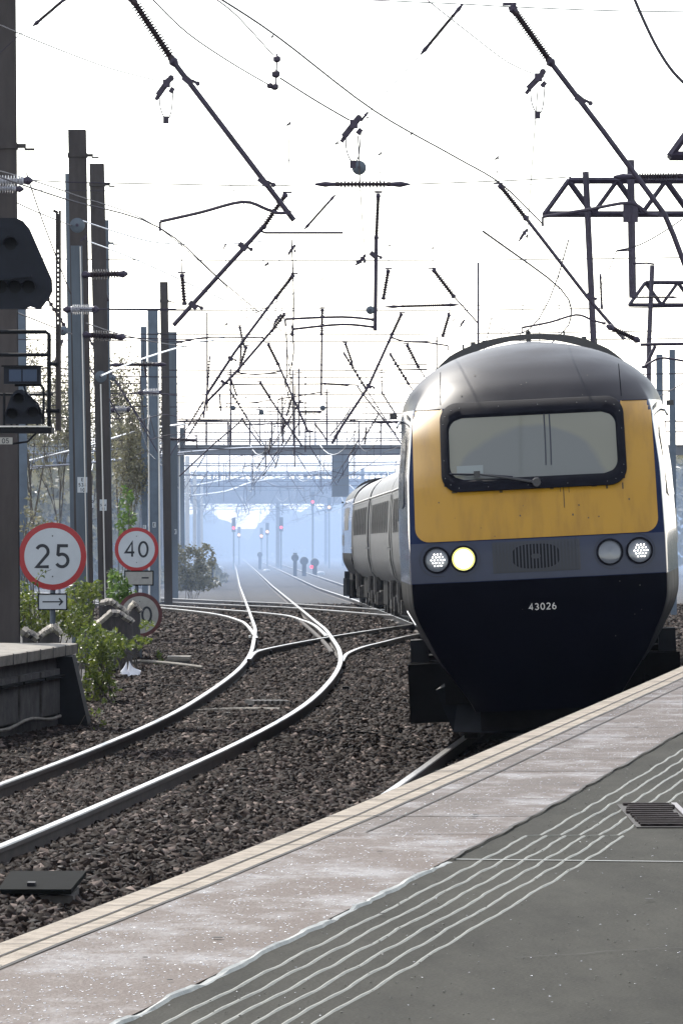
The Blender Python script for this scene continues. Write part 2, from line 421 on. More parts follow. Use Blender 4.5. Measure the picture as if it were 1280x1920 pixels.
# ballast stones -----------------------------------------------------------
def stones():
    bands = [(35, 60, 470, 1.02), (60, 85, 290, 1.05), (85, 125, 125, 1.2), (125, 210, 34, 1.8)]
    allv, cnt = [], 0
    for y0, y1, dens, sc in bands:
        lim = lambda y, s: s * 640 / F * y * 1.10 + s * .25
        xl, xr = lim(y1, -1), lim(y1, 1); n = int((xr - xl) * (y1 - y0) * dens)
        Y = RNG.uniform(y0, y1, n); X = RNG.uniform(xl, xr, n)
        k = np.abs(X) < 640 / F * Y * 1.10 + .25
        k &= (X - XA(Y)) > np.where(Y < 76, -2.35, -3.0 - 2.2 * np.clip((Y - 120) / 60, 0, 3))
        k &= X < np.where(Y < 64, XE(Y) - .02, 1e9)
        k &= ~((np.abs(X - XB(Y)) < 1.0) & (Y > 66) & (Y < 200))
        for sd in (-1, 1):
            for Xf in (XA, XB): k &= np.abs(X - Xf(Y) - sd * .7535) > .065 * sc
        X, Y = X[k], Y[k]; n = len(X)
        Z = zg(X, Y) + RNG.uniform(-.016, .018, n) * sc
        dims = RNG.uniform(.55, 1.35, (n, 3)) * np.array([.034, .034, .021]) * sc
        base = np.array([(x, y, z) for z in (-1, 1) for y in (-1, 1) for x in (-1, 1)], float)
        V = base[None] * (1 + RNG.uniform(-.45, .25, (n, 8, 3))) * dims[:, None]
        ya = RNG.uniform(0, 6.28, n); ta = RNG.normal(0, .55, n); tb = RNG.normal(0, .45, n)
        def rot(V, a, i, j):
            c, s = np.cos(a)[:, None], np.sin(a)[:, None]; p, q = V[..., i].copy(), V[..., j].copy()
            V[..., i] = c * p - s * q; V[..., j] = s * p + c * q
        rot(V, ta, 1, 2); rot(V, tb, 0, 2); rot(V, ya, 0, 1)
        V += np.stack([X, Y, Z], 1)[:, None]; allv.append(V.reshape(-1, 3)); cnt += n
    q = np.array([(0, 2, 3, 1), (4, 5, 7, 6), (0, 1, 5, 4), (2, 6, 7, 3), (0, 4, 6, 2), (1, 3, 7, 5)])
    quads = (q[None] + 8 * np.arange(cnt)[:, None, None]).reshape(-1, 4)
    o = np_mesh('ballast', np.concatenate(allv), quads, M['stone']); tag(o, 'loose dark ballast stones', 'ballast', kind='stuff')
stones()

# ------------------------------------------------------------------ near platform
def make_platform():
    ys = list(np.arange(6, 31, .5)) + list(np.arange(31, 78, 1.0))
    t = thing('platform', 'near station platform with cream edge, damp brown paving band and grey asphalt', 'platform', (float(XE(22)) + 2, 22, ZP))
    def strip(o0, o1, z, y0=6, y1=77, wob=0.0, sides=0.0):
        rows = []
        for y in ys:
            if y < y0 or y > y1: continue
            x = float(XE(y)); w0 = wob * math.sin(y * 2.1) * math.sin(y * .73)
            a = (x + o0 + w0, y, z); b = (x + o1 + w0, y, z)
            rows.append([(a[0], y, z - sides), a, b, (b[0], y, z - sides)] if sides else [a, b])
        return MB().grid(rows)
    nm = lambda *a, **k: mat(*a, **k)
    # asphalt
    m, tr, b = new_mat('grey_asphalt'); tc = tr.nodes.new("ShaderNodeTexCoord")
    n1 = tr.nodes.new("ShaderNodeTexNoise"); n1.inputs["Scale"].default_value = 90; n1.inputs["Detail"].default_value = 3
    n2 = tr.nodes.new("ShaderNodeTexNoise"); n2.inputs["Scale"].default_value = 1.6; n2.inputs["Detail"].default_value = 12; n2.inputs["Roughness"].default_value = .72
    mp = tr.nodes.new("ShaderNodeMapping"); mp.inputs["Scale"].default_value = (1, .22, 1)
    tr.links.new(tc.outputs["Object"], n1.inputs["Vector"]); tr.links.new(tc.outputs["Object"], mp.inputs[0]); tr.links.new(mp.outputs[0], n2.inputs["Vector"])
    add = tr.nodes.new("ShaderNodeMath"); add.operation = 'MULTIPLY_ADD'; add.inputs[1].default_value = .6
    tr.links.new(n1.outputs["Fac"], add.inputs[0]); tr.links.new(n2.outputs["Fac"], add.inputs[2])
    r = tr.nodes.new("ShaderNodeValToRGB"); r.color_ramp.elements[0].position = .6; r.color_ramp.elements[1].position = 1.05
    r.color_ramp.elements[0].color = (.019, .0185, .0145, 1); r.color_ramp.elements[1].color = (.060, .057, .046, 1)
    tr.links.new(add.outputs[0], r.inputs[0]); tr.links.new(r.outputs[0], b.inputs["Base Color"]); b.inputs["Roughness"].default_value = .8
    b.inputs["Specular IOR Level"].default_value = .04
    bp = tr.nodes.new("ShaderNodeBump"); bp.inputs["Strength"].default_value = .7; bp.inputs["Distance"].default_value = .004
    tr.links.new(n1.outputs["Fac"], bp.inputs["Height"]); tr.links.new(bp.outputs[0], b.inputs["Normal"])
    asphalt = m
    # paving band: damp, sparkling
    m, tr, b = new_mat('damp_paving'); tc = tr.nodes.new("ShaderNodeTexCoord")
    n1 = tr.nodes.new("ShaderNodeTexNoise"); n1.inputs["Scale"].default_value = 70; n1.inputs["Detail"].default_value = 3
    n2 = tr.nodes.new("ShaderNodeTexNoise"); n2.inputs["Scale"].default_value = 1.6; n2.inputs["Detail"].default_value = 7; n2.inputs["Roughness"].default_value = .7
    mp = tr.nodes.new("ShaderNodeMapping"); mp.inputs["Scale"].default_value = (1.3, .6, 1)
    tr.links.new(tc.outputs["Object"], n1.inputs["Vector"]); tr.links.new(tc.outputs["Object"], mp.inputs[0]); tr.links.new(mp.outputs[0], n2.inputs["Vector"])
    r = tr.nodes.new("ShaderNodeValToRGB"); r.color_ramp.elements[0].position = .3; r.color_ramp.elements[1].position = .7
    r.color_ramp.elements[0].color = (.040, .021, .013, 1); r.color_ramp.elements[1].color = (.084, .054, .039, 1)
    tr.links.new(n2.outputs["Fac"], r.inputs[0]); tr.links.new(r.outputs[0], b.inputs["Base Color"])
    rr = tr.nodes.new("ShaderNodeValToRGB"); rr.color_ramp.elements[0].position = .47; rr.color_ramp.elements[1].position = .62
    rr.color_ramp.elements[0].color = (.62, .62, .62, 1); rr.color_ramp.elements[1].color = (.36, .36, .36, 1)
    tr.links.new(n2.outputs["Fac"], rr.inputs[0]); tr.links.new(rr.outputs[0], b.inputs["Roughness"]); b.inputs["Specular IOR Level"].default_value = .16
    bp = tr.nodes.new("ShaderNodeBump"); bp.inputs["Strength"].default_value = 1.0; bp.inputs["Distance"].default_value = .006
    tr.links.new(n1.outputs["Fac"], bp.inputs["Height"]); tr.links.new(bp.outputs[0], b.inputs["Normal"])
    paving = m
    cream = mat('cream_edge_paint', (.30, .235, .165), .7, 0, .45, 9, .4, 80, col2=(.36, .30, .23), spec=.2)
    groove = mat('joint_dirt', (.03, .026, .024), .9)
    pale = mat('worn_pale_edge', (.15, .16, .145), .5, 0, .3, 12, .3, 60)
    # body: one slab, surfaces lie as thin sheets on it
    mb = MB(); rows = []
    for y in ys: x = float(XE(y)); rows.append([(x + .06, y, -.6), (x + .06, y, ZP - .12), (x, y, ZP - .12), (x, y, ZP), (x + 14, y, ZP), (x + 14, y, -.6)])
    mb.grid(rows); mb.add([rows[0][i] for i in range(6)], [tuple(range(6))]); mb.add([rows[-1][i] for i in range(6)], [tuple(range(6))[::-1]])
    mb.build('platform_body', asphalt, t)
    strip(.012, .205, ZP + .004).build('edge_paint', cream, t)
    strip(.118, .128, ZP + .007, 6, 77, .004).build('edge_groove', groove, t)
    strip(.205, .222, ZP + .007, 6, 77, .004).build('edge_groove', groove, t)
    strip(.222, .89, ZP + .004, 26.3, 77).build('paving_band', paving, t)
    paving2 = paving.copy(); paving2.name = 'damp_brown_tarmac'
    for nd in paving2.node_tree.nodes:
        if nd.type == 'VALTORGB' and nd.color_ramp.elements[0].position < .4: nd.color_ramp.elements[0].color = (.062, .031, .017, 1); nd.color_ramp.elements[1].color = (.072, .046, .033, 1)
    strip(.222, .89, ZP + .004, 6, 26.5).build('paving_band', paving2, t)
    strip(.330, .341, ZP + .008, 26.5, 77, .003).build('slab_joint', groove, t)
    y = 26.3
    while y < 60:
        mb = MB()
        x = float(XE(y)); x2 = float(XE(y + .06)); w = .012 + .006 * math.sin(y * 3)
        mb.add([(x + .01, y, ZP + .0095), (x + .89, y + .05, ZP + .0095), (x + .89, y + .05 + w * 2, ZP + .0095), (x + .01, y + w * 2, ZP + .0095)], [(0, 1, 2, 3)]); y += 1.45; mb.build('slab_joint', groove, t)
    # border between paving and asphalt: dark gap far off, a raised pale lip nearby
    rows = []; rows2 = []
    for y in np.arange(6, 77, .12):
        x = float(XE(y)) + .895 + .006 * math.sin(y * 5.3) * math.sin(y * 1.7) + RNG.normal(0, .003); w = .014 + .004 * math.sin(y * 3.1)
        (rows if y > 24.6 else rows2).append([(x, y, ZP + .010), (x + w, y, ZP + .010)])
    MB().grid(rows).build('border_gap', groove, t)
    mb = MB(); rr2 = [[(a[0] - .004, a[1], ZP), (a[0], a[1], ZP + max(.002, .010 + .003 * math.sin(a[1] * 7) - .010 * (math.sin(a[1] * 3.3) * math.sin(a[1] * 1.17 + 1) > .45))), (b_[0], b_[1], ZP + max(.002, .010 - .009 * (math.sin(a[1] * 3.3) * math.sin(a[1] * 1.17 + 1) > .45))), (b_[0] + .006, b_[1], ZP)] for a, b_ in rows2]
    mb.grid(rr2).build('border_lip', pale, t)
    # tactile ribs
    rib = mat('pale_tactile_rib', (.17, .165, .125), .55, 0, .2, 9)  # pale tone stands in for backlight shining on the ribs
    for k in range(6):
        off = 1.02 + .08 * k; rows = []
        y1 = 26.3 if k == 5 else 54
        for y in np.arange(9, y1, .07):
            slab = math.floor(y / .45); h1 = math.sin(slab * 12.9898 + k * 1.3) * 43758.5453; h1 -= math.floor(h1)
            jog = .05 if y > 26.3 else 0
            x = float(XE(y)) + off + jog + .0045 * math.sin(y * 4.98 + 1.7 * math.sin(y * 1.3)) + (h1 - .5) * .005
            hh = .0050 + .0012 * math.sin(y * 13.96 + .6) + .0015 * (h1 - .5)
            rows.append([(x - .0065, y, ZP), (x - .002, y, ZP + hh * .85), (x + .002, y, ZP + hh * .85), (x + .0065, y, ZP)])
        MB().grid(rows).build('tactile_rib', rib, t)
    # transverse joint in the asphalt
    x = float(XE(24.6)); MB().add([(x + .92, 24.62, ZP + .004), (x + 3.2, 24.2, ZP + .004), (x + 3.2, 24.235, ZP + .004), (x + .92, 24.655, ZP + .004)], [(0, 1, 2, 3)]).build('surface_joint', pale, t)
    # joints across the painted edge
    for y in np.arange(17.3, 60, .92):
        x = float(XE(y)); mb = MB(); w = .004 + .0025 * math.sin(y * 5)
        mb.add([(x + .004, y, ZP + .0062), (x + .204, y + .02, ZP + .0062), (x + .204, y + .02 + w * 3, ZP + .0062), (x + .004, y + w * 3, ZP + .0062)], [(0, 1, 2, 3)]); mb.build('edge_joint', groove, t)
    # grit, gum spots and cracks
    def chips(name, n, o0, o1, y0, y1, s, m_, seed):
        rg = np.random.default_rng(seed); Y = y0 * (y1 / y0) ** rg.uniform(0, 1, n); X = XE(Y) + rg.uniform(o0, o1, n) ; d = rg.uniform(.5, 1.5, (n, 3)) * np.array([s, s, s * .38])
        base = np.array([(x, y, z) for z in (-1, 1) for y in (-1, 1) for x in (-1, 1)], float)
        V = base[None] * (1 + rg.uniform(-.4, .2, (n, 8, 3))) * d[:, None]; a = rg.uniform(0, 6.28, n); c, s_ = np.cos(a)[:, None], np.sin(a)[:, None]
        vx, vy = V[..., 0].copy(), V[..., 1].copy(); V[..., 0] = c * vx - s_ * vy; V[..., 1] = s_ * vx + c * vy
        V += np.stack([X - t.location.x, Y - t.location.y, np.full(n, ZP + .0045 - t.location.z)], 1)[:, None]
        q = np.array([(0, 2, 3, 1), (4, 5, 7, 6), (0, 1, 5, 4), (2, 6, 7, 3), (0, 4, 6, 2), (1, 3, 7, 5)])
        o = np_mesh(name, V.reshape(-1, 3), (q[None] + 8 * np.arange(n)[:, None, None]).reshape(-1, 4), m_, t); o['kind'] = 'stuff'
    gm = mat('sparkle_chip', (.78, .76, .76), .22, .85); chips('grit_and_glints', 4200, .24, .88, 16, 60, .0026, gm, 3)  # bright metal chips stand in for sparkle on the paving
    chips('grit_and_glints', 700, .92, 3.4, 15, 60, .0022, gm, 4); chips('grit_and_glints', 1500, .92, 3.4, 15, 60, .0028, mat('asphalt_chippings', (.10, .096, .08), .7), 5)
    gum = mat('trodden_gum', (.012, .011, .010), .8)
    rg = random.Random(12)
    for i in range(34):
        y = rg.uniform(16.5, 40); o_ = rg.choice((rg.uniform(.28, .85), rg.uniform(1.5, 3.0), rg.uniform(.95, 2.6))); x = float(XE(y)) + o_; r_ = rg.uniform(.008, .022)
        MB().lathe((x, y, ZP + .0105), (x, y, ZP + .0125), [(0, r_), (.6, r_ * .95), (1, r_ * .6)], 9).build('gum_spot', gum, t)
    for (o_, y, dx, dy, n) in ((1.7, 19.5, .9, .5, 9), (1.55, 30, .7, -.8, 8), (2.2, 23, .8, .7, 8)):
        pl = [(float(XE(y)) + o_, y)]
        for k in range(n): pl.append((pl[-1][0] + dx / n + rg.uniform(-.02, .02), pl[-1][1] + dy / n + rg.uniform(-.09, .09)))
        mb = MB(); ribbon(mb, pl, .006, lambda u, v: (u, v, ZP + .0055)); mb.build('crack', groove, t)
    # slatted drain cover
    c = (1.36, 27.85, ZP)
    d = thing('drain_cover', 'worn slatted drain cover let into the grey platform asphalt', 'drain cover', c)
    MB().bbox(c[0] - .12, c[0] + .12, c[1] - .95, c[1] + .95, ZP + .001, ZP + .006).build('frame', groove, d)
    slat = mat('worn_cover_slat', (.03, .024, .024), .9, 0, .5, 14, spec=.04)
    for i in range(11):
        yy = c[1] - .86 + i * .172
        MB().box((c[0] + RNG.normal(0, .006), yy, ZP + .011), (.205, .075, .012), 0, Matrix.Rotation(RNG.normal(0, .06), 3, 'Z')).build('slat', slat, d)
    MB().bbox(c[0] + .125, c[0] + .15, c[1] - .9, c[1] + 1.0, ZP + .001, ZP + .012).build('frame_lip', mat('pale_frame_lip', (.12, .10, .105), .5, .1), d)
make_platform()

# ------------------------------------------------------------------ opposite platform
def make_far_platform():
    Yc = 73.4; zt = .67
    t = thing('platform', 'end of the opposite stone platform with overhanging slab and dark recessed panels', 'platform', (-3.4, Yc - 4, -.15))
    f = lambda y: -3.03 + (y - Yc) * .108 - .0009 * (Yc - y) ** 2
    ys = list(np.arange(40, Yc + .01, 1.0)) + [Yc]
    ys = sorted(set(ys))
    rows = []
    for y in ys:
        x = f(y); rows.append([(x - .06, y, zt - .125), (x, y, zt - .12), (x + .005, y, zt - .01), (x - .02, y, zt), (x - 5, y, zt + .02), (x - 5, y, zt - .125)])
    mb = MB().grid(rows, closed=True); mb.add(rows[-1], [tuple(range(6))]); mb.add(rows[0], [tuple(range(6))[::-1]])
    mb.build('coping_slab', M['conc'], t)
    # coping joints
    mb = MB()
    for y in np.arange(41, Yc, .9): x = f(y); mb.box((x + .003, y, zt - .06), (.012, .02, .118))
    mb.build('coping_joint', M['concd'], t)
    # wall, set back
    rows = []
    for y in ys:
        x = f(y) - .10; y2 = min(y, Yc - .06); rows.append([(x, y2, zt - .126), (x + .02, y2, -.3), (x - 4.8, y2, -.3), (x - 4.8, y2, zt - .126)])
    mb = MB().grid(rows, closed=True); mb.add(rows[-1], [(0, 1, 2, 3)]); mb.add(rows[0], [(3, 2, 1, 0)])
    mb.build('wall', M['concd'], t)
    # sloping end buttress
    x = f(Yc)
    mb = MB(); y0, y1 = Yc - .9, Yc - .02
    a = [(x - .6, zt - .13), (x - .02, zt - .13), (x + .17, -.28), (x - .6, -.28)]
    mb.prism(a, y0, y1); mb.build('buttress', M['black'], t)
    for i, yy in enumerate(np.arange(Yc - 1.75, 60, -1.45)):
        x = f(yy); r = Matrix.Rotation(-math.atan(.108), 3, 'Z')
        MB().box((x - .06, yy, .16), (.06, 1.34, .50), 0, r).build('panel', M['concd'], t)
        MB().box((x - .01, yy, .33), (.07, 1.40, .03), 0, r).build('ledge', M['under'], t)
    MB().tube([(f(y) + .02, y, -.10 + .03 * math.sin(y * 2)) for y in np.arange(62, Yc - 1, .5)], .018).build('cable', M['conc'], t)
make_far_platform()

# ------------------------------------------------------------------ the train
def frame(sy, L):
    """origin, heading and cant of a vehicle whose front is at depth sy on track B"""
    y1, y2 = sy + L * .15, sy + L * .85
    x1, x2 = float(XB(y1)), float(XB(y2)); h = math.atan2(x2 - x1, y2 - y1)
    sl = (float(zr(y2)) - float(zr(y1))) / (y2 - y1)
    x0 = x1 - math.tan(h) * (y1 - sy); c = math.atan(float(cant((y1 + y2) / 2)) / 1.5)
    if sy > 60.5: pass
    o = Vector((x0, sy, float(zr(y1)) - sl * (y1 - sy)))
    return o, h, sl, c
def place(t, sy, L, roll=None):
    o, h, sl, c = frame(sy, L); t.location = o
    t.rotation_mode = 'XYZ'
    R = Matrix.Rotation(-h, 3, 'Z') @ Matrix.Rotation(math.atan(sl), 3, 'X') @ Matrix.Rotation(-(c if roll is None else roll), 3, 'Y')
    t.rotation_euler = R.to_euler()
    return math.cos(h)

NZ = [.35, .67, .85, 1.05, 1.2, 1.37, 1.6, 2.0, 2.6, 3.05]; NW = [.74, .97, 1.11, 1.21, 1.30, 1.365, 1.37, 1.37, 1.36, 1.315]
ZS = np.arange(.3, 4.0, .01)
_W = smooth(np.interp(ZS, NZ, NW), 6)
def Wz(z):
    if z <= 3.0: return float(np.interp(z, ZS, _W))
    if z < 3.05: return float(np.interp(z, [3.0, 3.05], [np.interp(3.0, ZS, _W), 1.315]))
    return 1.315 * math.sqrt(max(1e-5, 1 - ((z - 3.05) / .86) ** 2))
_FZ = [.35, .6, 1.0, 1.4, 1.62, 1.9, 2.0, 2.45, 2.6, 3.25, 3.45, 3.65, 3.8, 3.88, 3.91]
_FD = [.55, .36, .14, .02, 0, .03, .07, .42, .56, 1.22, 1.52, 2.02, 2.65, 3.3, 4.1]
_f = smooth(np.interp(ZS, _FZ, _FD), 3)
fz = lambda z: float(np.interp(z, ZS, _f))
NE, LC = 4.6, 1.15
def plan_d(q, z):
    a = .20 * min(1.0, q / .88) ** 3 + (3.0 * ((q - .88) / .12) ** 1.12 if q > .88 else 0.0)
    b = 1.25 * (1 - (1 - q ** 2.7) ** (1 / 2.7)); w = min(1.0, max(0.0, (z - 2.95) / .5)); w = w * w * (3 - 2 * w)
    return a * (1 - w) + b * w
def dep(x, z):
    return fz(z) + plan_d(min(1.0, abs(x) / Wz(z)), z)
def xside(y, z):
    return Wz(z) * (.88 + .12 * min(1.0, max(0.0, (y - fz(z) - .2) / 3.0)) ** (1 / 1.12))
def patch(mb, xs_of_z, zs, off, nx=14, mi=0):
    rows = []
    for z in zs:
        x0, x1 = xs_of_z(z); rows.append([(x0 + (x1 - x0) * i / nx, dep(x0 + (x1 - x0) * i / nx, z) - off, z) for i in range(nx + 1)])
    return mb.grid(rows, mi)
def surf(x, z, off): return (x, dep(x, z) - off, z)

def body_mat():
    m, t, b = new_mat('power_car_livery'); tc = t.nodes.new("ShaderNodeTexCoord"); sp = t.nodes.new("ShaderNodeSeparateXYZ")
    t.links.new(tc.outputs["Object"], sp.inputs[0])
    n = t.nodes.new("ShaderNodeTexNoise"); n.inputs["Scale"].default_value = 2.2; n.inputs["Detail"].default_value = 7
    t.links.new(tc.outputs["Object"], n.inputs["Vector"])
    mr = t.nodes.new("ShaderNodeMapRange"); mr.inputs[1].default_value = 0; mr.inputs[2].default_value = 4
    t.links.new(sp.outputs[2], mr.inputs[0])
    r = t.nodes.new("ShaderNodeValToRGB"); e = r.color_ramp.elements; r.color_ramp.interpolation = 'CONSTANT'
    e[0].position = 0; e[0].color = (.0018, .002, .0055, 1); e[1].position = 1.585 / 4; e[1].color = (.012, .020, .058, 1)
    q = e.new(3.235 / 4); q.color = (.0175, .0170, .0235, 1)
    t.links.new(mr.outputs[0], r.inputs[0])
    mx = t.nodes.new("ShaderNodeMix"); mx.data_type = 'RGBA'; mx.blend_type = 'MULTIPLY'; mx.inputs[0].default_value = .8
    r2 = t.nodes.new("ShaderNodeValToRGB"); r2.color_ramp.elements[0].position = .3; r2.color_ramp.elements[1].position = .75
    r2.color_ramp.elements[0].color = (.62, .60, .60, 1); r2.color_ramp.elements[1].color = (1.25, 1.2, 1.12, 1)
    t.links.new(n.outputs["Fac"], r2.inputs[0]); t.links.new(r.outputs[0], mx.inputs[6]); t.links.new(r2.outputs[0], mx.inputs[7])
    t.links.new(mx.outputs[2], b.inputs["Base Color"])
    rr = t.nodes.new("ShaderNodeMapRange"); rr.inputs[3].default_value = .7; rr.inputs[4].default_value = 1.3
    zr_ = t.nodes.new("ShaderNodeValToRGB"); ez = zr_.color_ramp.elements; zr_.color_ramp.interpolation = 'CONSTANT'
    ez[0].position = 0; ez[0].color = (.5,) * 3 + (1,); ez[1].position = 1.585 / 4; ez[1].color = (.09,) * 3 + (1,); q = ez.new(3.235 / 4); q.color = (.38,) * 3 + (1,)
    t.links.new(mr.outputs[0], zr_.inputs[0]); mm = t.nodes.new("ShaderNodeMath"); mm.operation = 'MULTIPLY'
    t.links.new(n.outputs["Fac"], rr.inputs[0]); t.links.new(rr.outputs[0], mm.inputs[0]); t.links.new(zr_.outputs[0], mm.inputs[1]); t.links.new(mm.outputs[0], b.inputs["Roughness"])
    rs = t.nodes.new("ShaderNodeValToRGB"); es = rs.color_ramp.elements; rs.color_ramp.interpolation = 'CONSTANT'
    es[0].position = 0; es[0].color = (.03,) * 3 + (1,); es[1].position = 1.585 / 4; es[1].color = (.10,) * 3 + (1,); q = es.new(3.235 / 4); q.color = (.06,) * 3 + (1,)
    t.links.new(mr.outputs[0], rs.inputs[0]); t.links.new(rs.outputs[0], b.inputs["Specular IOR Level"])
    return m

def make_power_car():
    t = thing('power_car', 'blue diesel power car with yellow front panel, lit headlight and number 43026', 'locomotive', (0, 0, 0))
    bmt = body_mat(); LEN = 17.6
    zs = list(np.arange(.35, 3.05, .06)) + [3.05 + .86 * math.sin(a) for a in np.linspace(0, math.pi / 2, 26)]
    qs = list(np.linspace(0, .84, 15)) + list(np.linspace(.86, .92, 9)) + list(np.linspace(.93, .985, 7)) + [.99, .995, .998, 1.0]; qs = [-q for q in qs[::-1]] + qs[1:]; rows = []
    for z in zs:
        W, f0 = Wz(z), fz(z); row = [(-W, LEN, z), (-W, LEN * .6, z), (-W, max(f0 + 3.6, 5.0), z)]
        for q in qs: row.append((W * q, f0 + plan_d(abs(q), z), z))
        row += [(W, max(f0 + 3.6, 5.0), z), (W, LEN * .6, z), (W, LEN, z)]; rows.append(row)
    mb = MB().grid(rows)
    mb.add([r[0] for r in rows] + [r[-1] for r in rows[::-1]], [tuple(range(2 * len(rows)))])
    mb.build('body', bmt, t, smooth=True, local=True)
    # yellow panel: two columns beside the windscreen and the apron below it
    mb = MB(); z0 = 1.985; rr = .13
    def xm(z):
        if z < z0 + rr: return 1.145 - rr + math.sqrt(max(0, rr * rr - (z0 + rr - z) ** 2))
        return 1.145
    zl = list(z0 + rr * (1 - np.cos(np.linspace(0, math.pi / 2, 8)))) + list(np.linspace(z0 + rr + .05, 2.50, 8))
    patch(mb, lambda z: (-xm(z), xm(z)), zl, .006, 40)
    zu = list(np.linspace(2.5, 3.245, 14))
    patch(mb, lambda z: (-1.145, -.855), zu, .006, 8); patch(mb, lambda z: (.855, 1.145), zu, .006, 8)
    my, ty, by = new_mat('faded_yellow_paint'); tc = ty.nodes.new("ShaderNodeTexCoord")
    n = ty.nodes.new("ShaderNodeTexNoise"); n.inputs["Scale"].default_value = 3; n.inputs["Detail"].default_value = 8; n.inputs["Roughness"].default_value = .6
    mp = ty.nodes.new("ShaderNodeMapping"); mp.inputs["Scale"].default_value = (2.2, .4, .35); ty.links.new(tc.outputs["Object"], mp.inputs[0]); ty.links.new(mp.outputs[0], n.inputs["Vector"])
    r = ty.nodes.new("ShaderNodeValToRGB"); e = r.color_ramp.elements; e[0].position = .25; e[0].color = (.25, .125, .011, 1); e[1].position = .55; e[1].color = (.38, .198, .012, 1)
    ty.links.new(n.outputs["Fac"], r.inputs[0]); ty.links.new(r.outputs[0], by.inputs["Base Color"]); by.inputs["Roughness"].default_value = .45
    n3 = ty.nodes.new("ShaderNodeTexNoise"); n3.inputs["Scale"].default_value = 130; ty.links.new(tc.outputs["Object"], n3.inputs["Vector"])
    bp = ty.nodes.new("ShaderNodeBump"); bp.inputs["Strength"].default_value = .12; bp.inputs["Distance"].default_value = .003; ty.links.new(n3.outputs["Fac"], bp.inputs["Height"]); ty.links.new(bp.outputs[0], by.inputs["Normal"])
    yp = mb.build('yellow_panel', my, t, smooth=True, local=True)
    # dirt runs below the windscreen
    mb = MB(); st = mat('grime_streak', (.05, .035, .02), .8)
    for x, za, zb, w in [(.27, 2.44, 2.25, .007), (.24, 2.44, 2.40, .006), (.32, 2.44, 2.39, .006), (-.32, 2.44, 2.42, .03), (.16, 2.45, 2.43, .035), (.56, 2.455, 2.435, .05), (.68, 2.46, 2.41, .02), (.83, 2.46, 2.40, .012), (-.76, 2.455, 2.435, .05)]:
        patch(mb, lambda z, x=x, w=w: (x - w / 2, x + w / 2), [zb, (za + zb) / 2, za], .009, 2)
    mb.build('grime_streaks', st, yp, local=True)
    # windscreen
    def rr_loop(hx, za, zb, r, n=9):
        pts = []
        for cx, cz, a0 in ((hx - r, za + r, -90), (hx - r, zb - r, 0), (-hx + r, zb - r, 90), (-hx + r, za + r, 180)):
            pts += [(cx + r * math.cos(math.radians(a0 + 90 * i / n)), cz + r * math.sin(math.radians(a0 + 90 * i / n))) for i in range(n + 1)]
        out = []
        for i in range(len(pts)):
            a, b = pts[i], pts[(i + 1) % len(pts)]; m_ = max(1, int(math.hypot(b[0] - a[0], b[1] - a[1]) / .12))
            for j in range(m_): out.append((a[0] + (b[0] - a[0]) * j / m_, a[1] + (b[1] - a[1]) * j / m_))
        return out
    L0 = rr_loop(.880, 2.440, 3.300, .17); cx, cz = 0, 2.87
    def scl(k): return [(x * (1 - k * .095), 2.44 + k * .115 + (.86 - k * .265) * (z - 2.44) / .86) for x, z in L0]
    rows = []
    for k, off in ((0, .0), (.06, .045), (.45, .055), (.80, .05), (.92, .03), (1.0, .012)):
        rows.append([surf(x, z, off) for x, z in scl(k)])
    MB().grid(rows, closed=True).build('windscreen_frame', M['rubber'], t, smooth=True, local=True)
    # glass (filled inner loop)
    mb = MB(); inner = scl(1.02)
    hx = max(p[0] for p in inner); za = min(p[1] for p in inner); zb = max(p[1] for p in inner); r = .13
    def xg(z):
        d = min(z - za, zb - z); return hx if d >= r else hx - r + math.sqrt(max(0, r * r - (r - d) ** 2))
    zz = np.linspace(za, zb, 24)
    patch(mb, lambda z: (-xg(z), xg(z)), zz, .014, 24)
    mg, tg, bgp = new_mat('grey_windscreen_glass'); tc = tg.nodes.new("ShaderNodeTexCoord")  # grey base colour, two-toned around a central dome
    gr = tg.nodes.new("ShaderNodeVectorMath"); gr.operation = 'DISTANCE'; gr.inputs[1].default_value = (.0, .7, 2.35); tg.links.new(tc.outputs["Object"], gr.inputs[0])
    n = tg.nodes.new("ShaderNodeTexNoise"); n.inputs["Scale"].default_value = 2.5; n.inputs["Detail"].default_value = 6; tg.links.new(tc.outputs["Object"], n.inputs["Vector"])
    ad = tg.nodes.new("ShaderNodeMath"); ad.operation = 'MULTIPLY_ADD'; ad.inputs[1].default_value = .18; tg.links.new(n.outputs["Fac"], ad.inputs[0]); tg.links.new(gr.outputs["Value"], ad.inputs[2])
    r = tg.nodes.new("ShaderNodeValToRGB"); e = r.color_ramp.elements; e[0].position = .80; e[0].color = (.13, .135, .125, 1); e[1].position = .86; e[1].color = (.175, .17, .13, 1)
    tg.links.new(ad.outputs[0], r.inputs[0]); tg.links.new(r.outputs[0], bgp.inputs["Base Color"]); bgp.inputs["Roughness"].default_value = .09; bgp.inputs["Specular IOR Level"].default_value = .6
    gl = mb.build('windscreen', mg, t, smooth=True, local=True)
    mb = MB()
    for x in (.12, .17): patch(mb, lambda z, x=x: (x - .006 - .05 * (z - 2.95) ** 2, x + .006 - .05 * (z - 2.95) ** 2), np.linspace(2.66, 3.16, 8), .017, 1)
    mb.build('blind_cords', M['ink'], gl, local=True)
    # rivets on the rubber
    mb = MB()
    for k, (x, z) in enumerate(scl(.35)):
        if k % 3 == 0: p = surf(x, z, .056); mb.box(p, (.005, .005, .005))
    mb.build('frame_studs', M['chrome'], t, local=True)
    # wiper
    w = MB().tube([surf(.02, 2.50, .075), surf(-.25, 2.555, .085), surf(-.50, 2.60, .085)], [.018, .012, .009]).tube([surf(-.80, 2.62, .05), surf(-.50, 2.60, .055), surf(-.20, 2.565, .05)], .009)
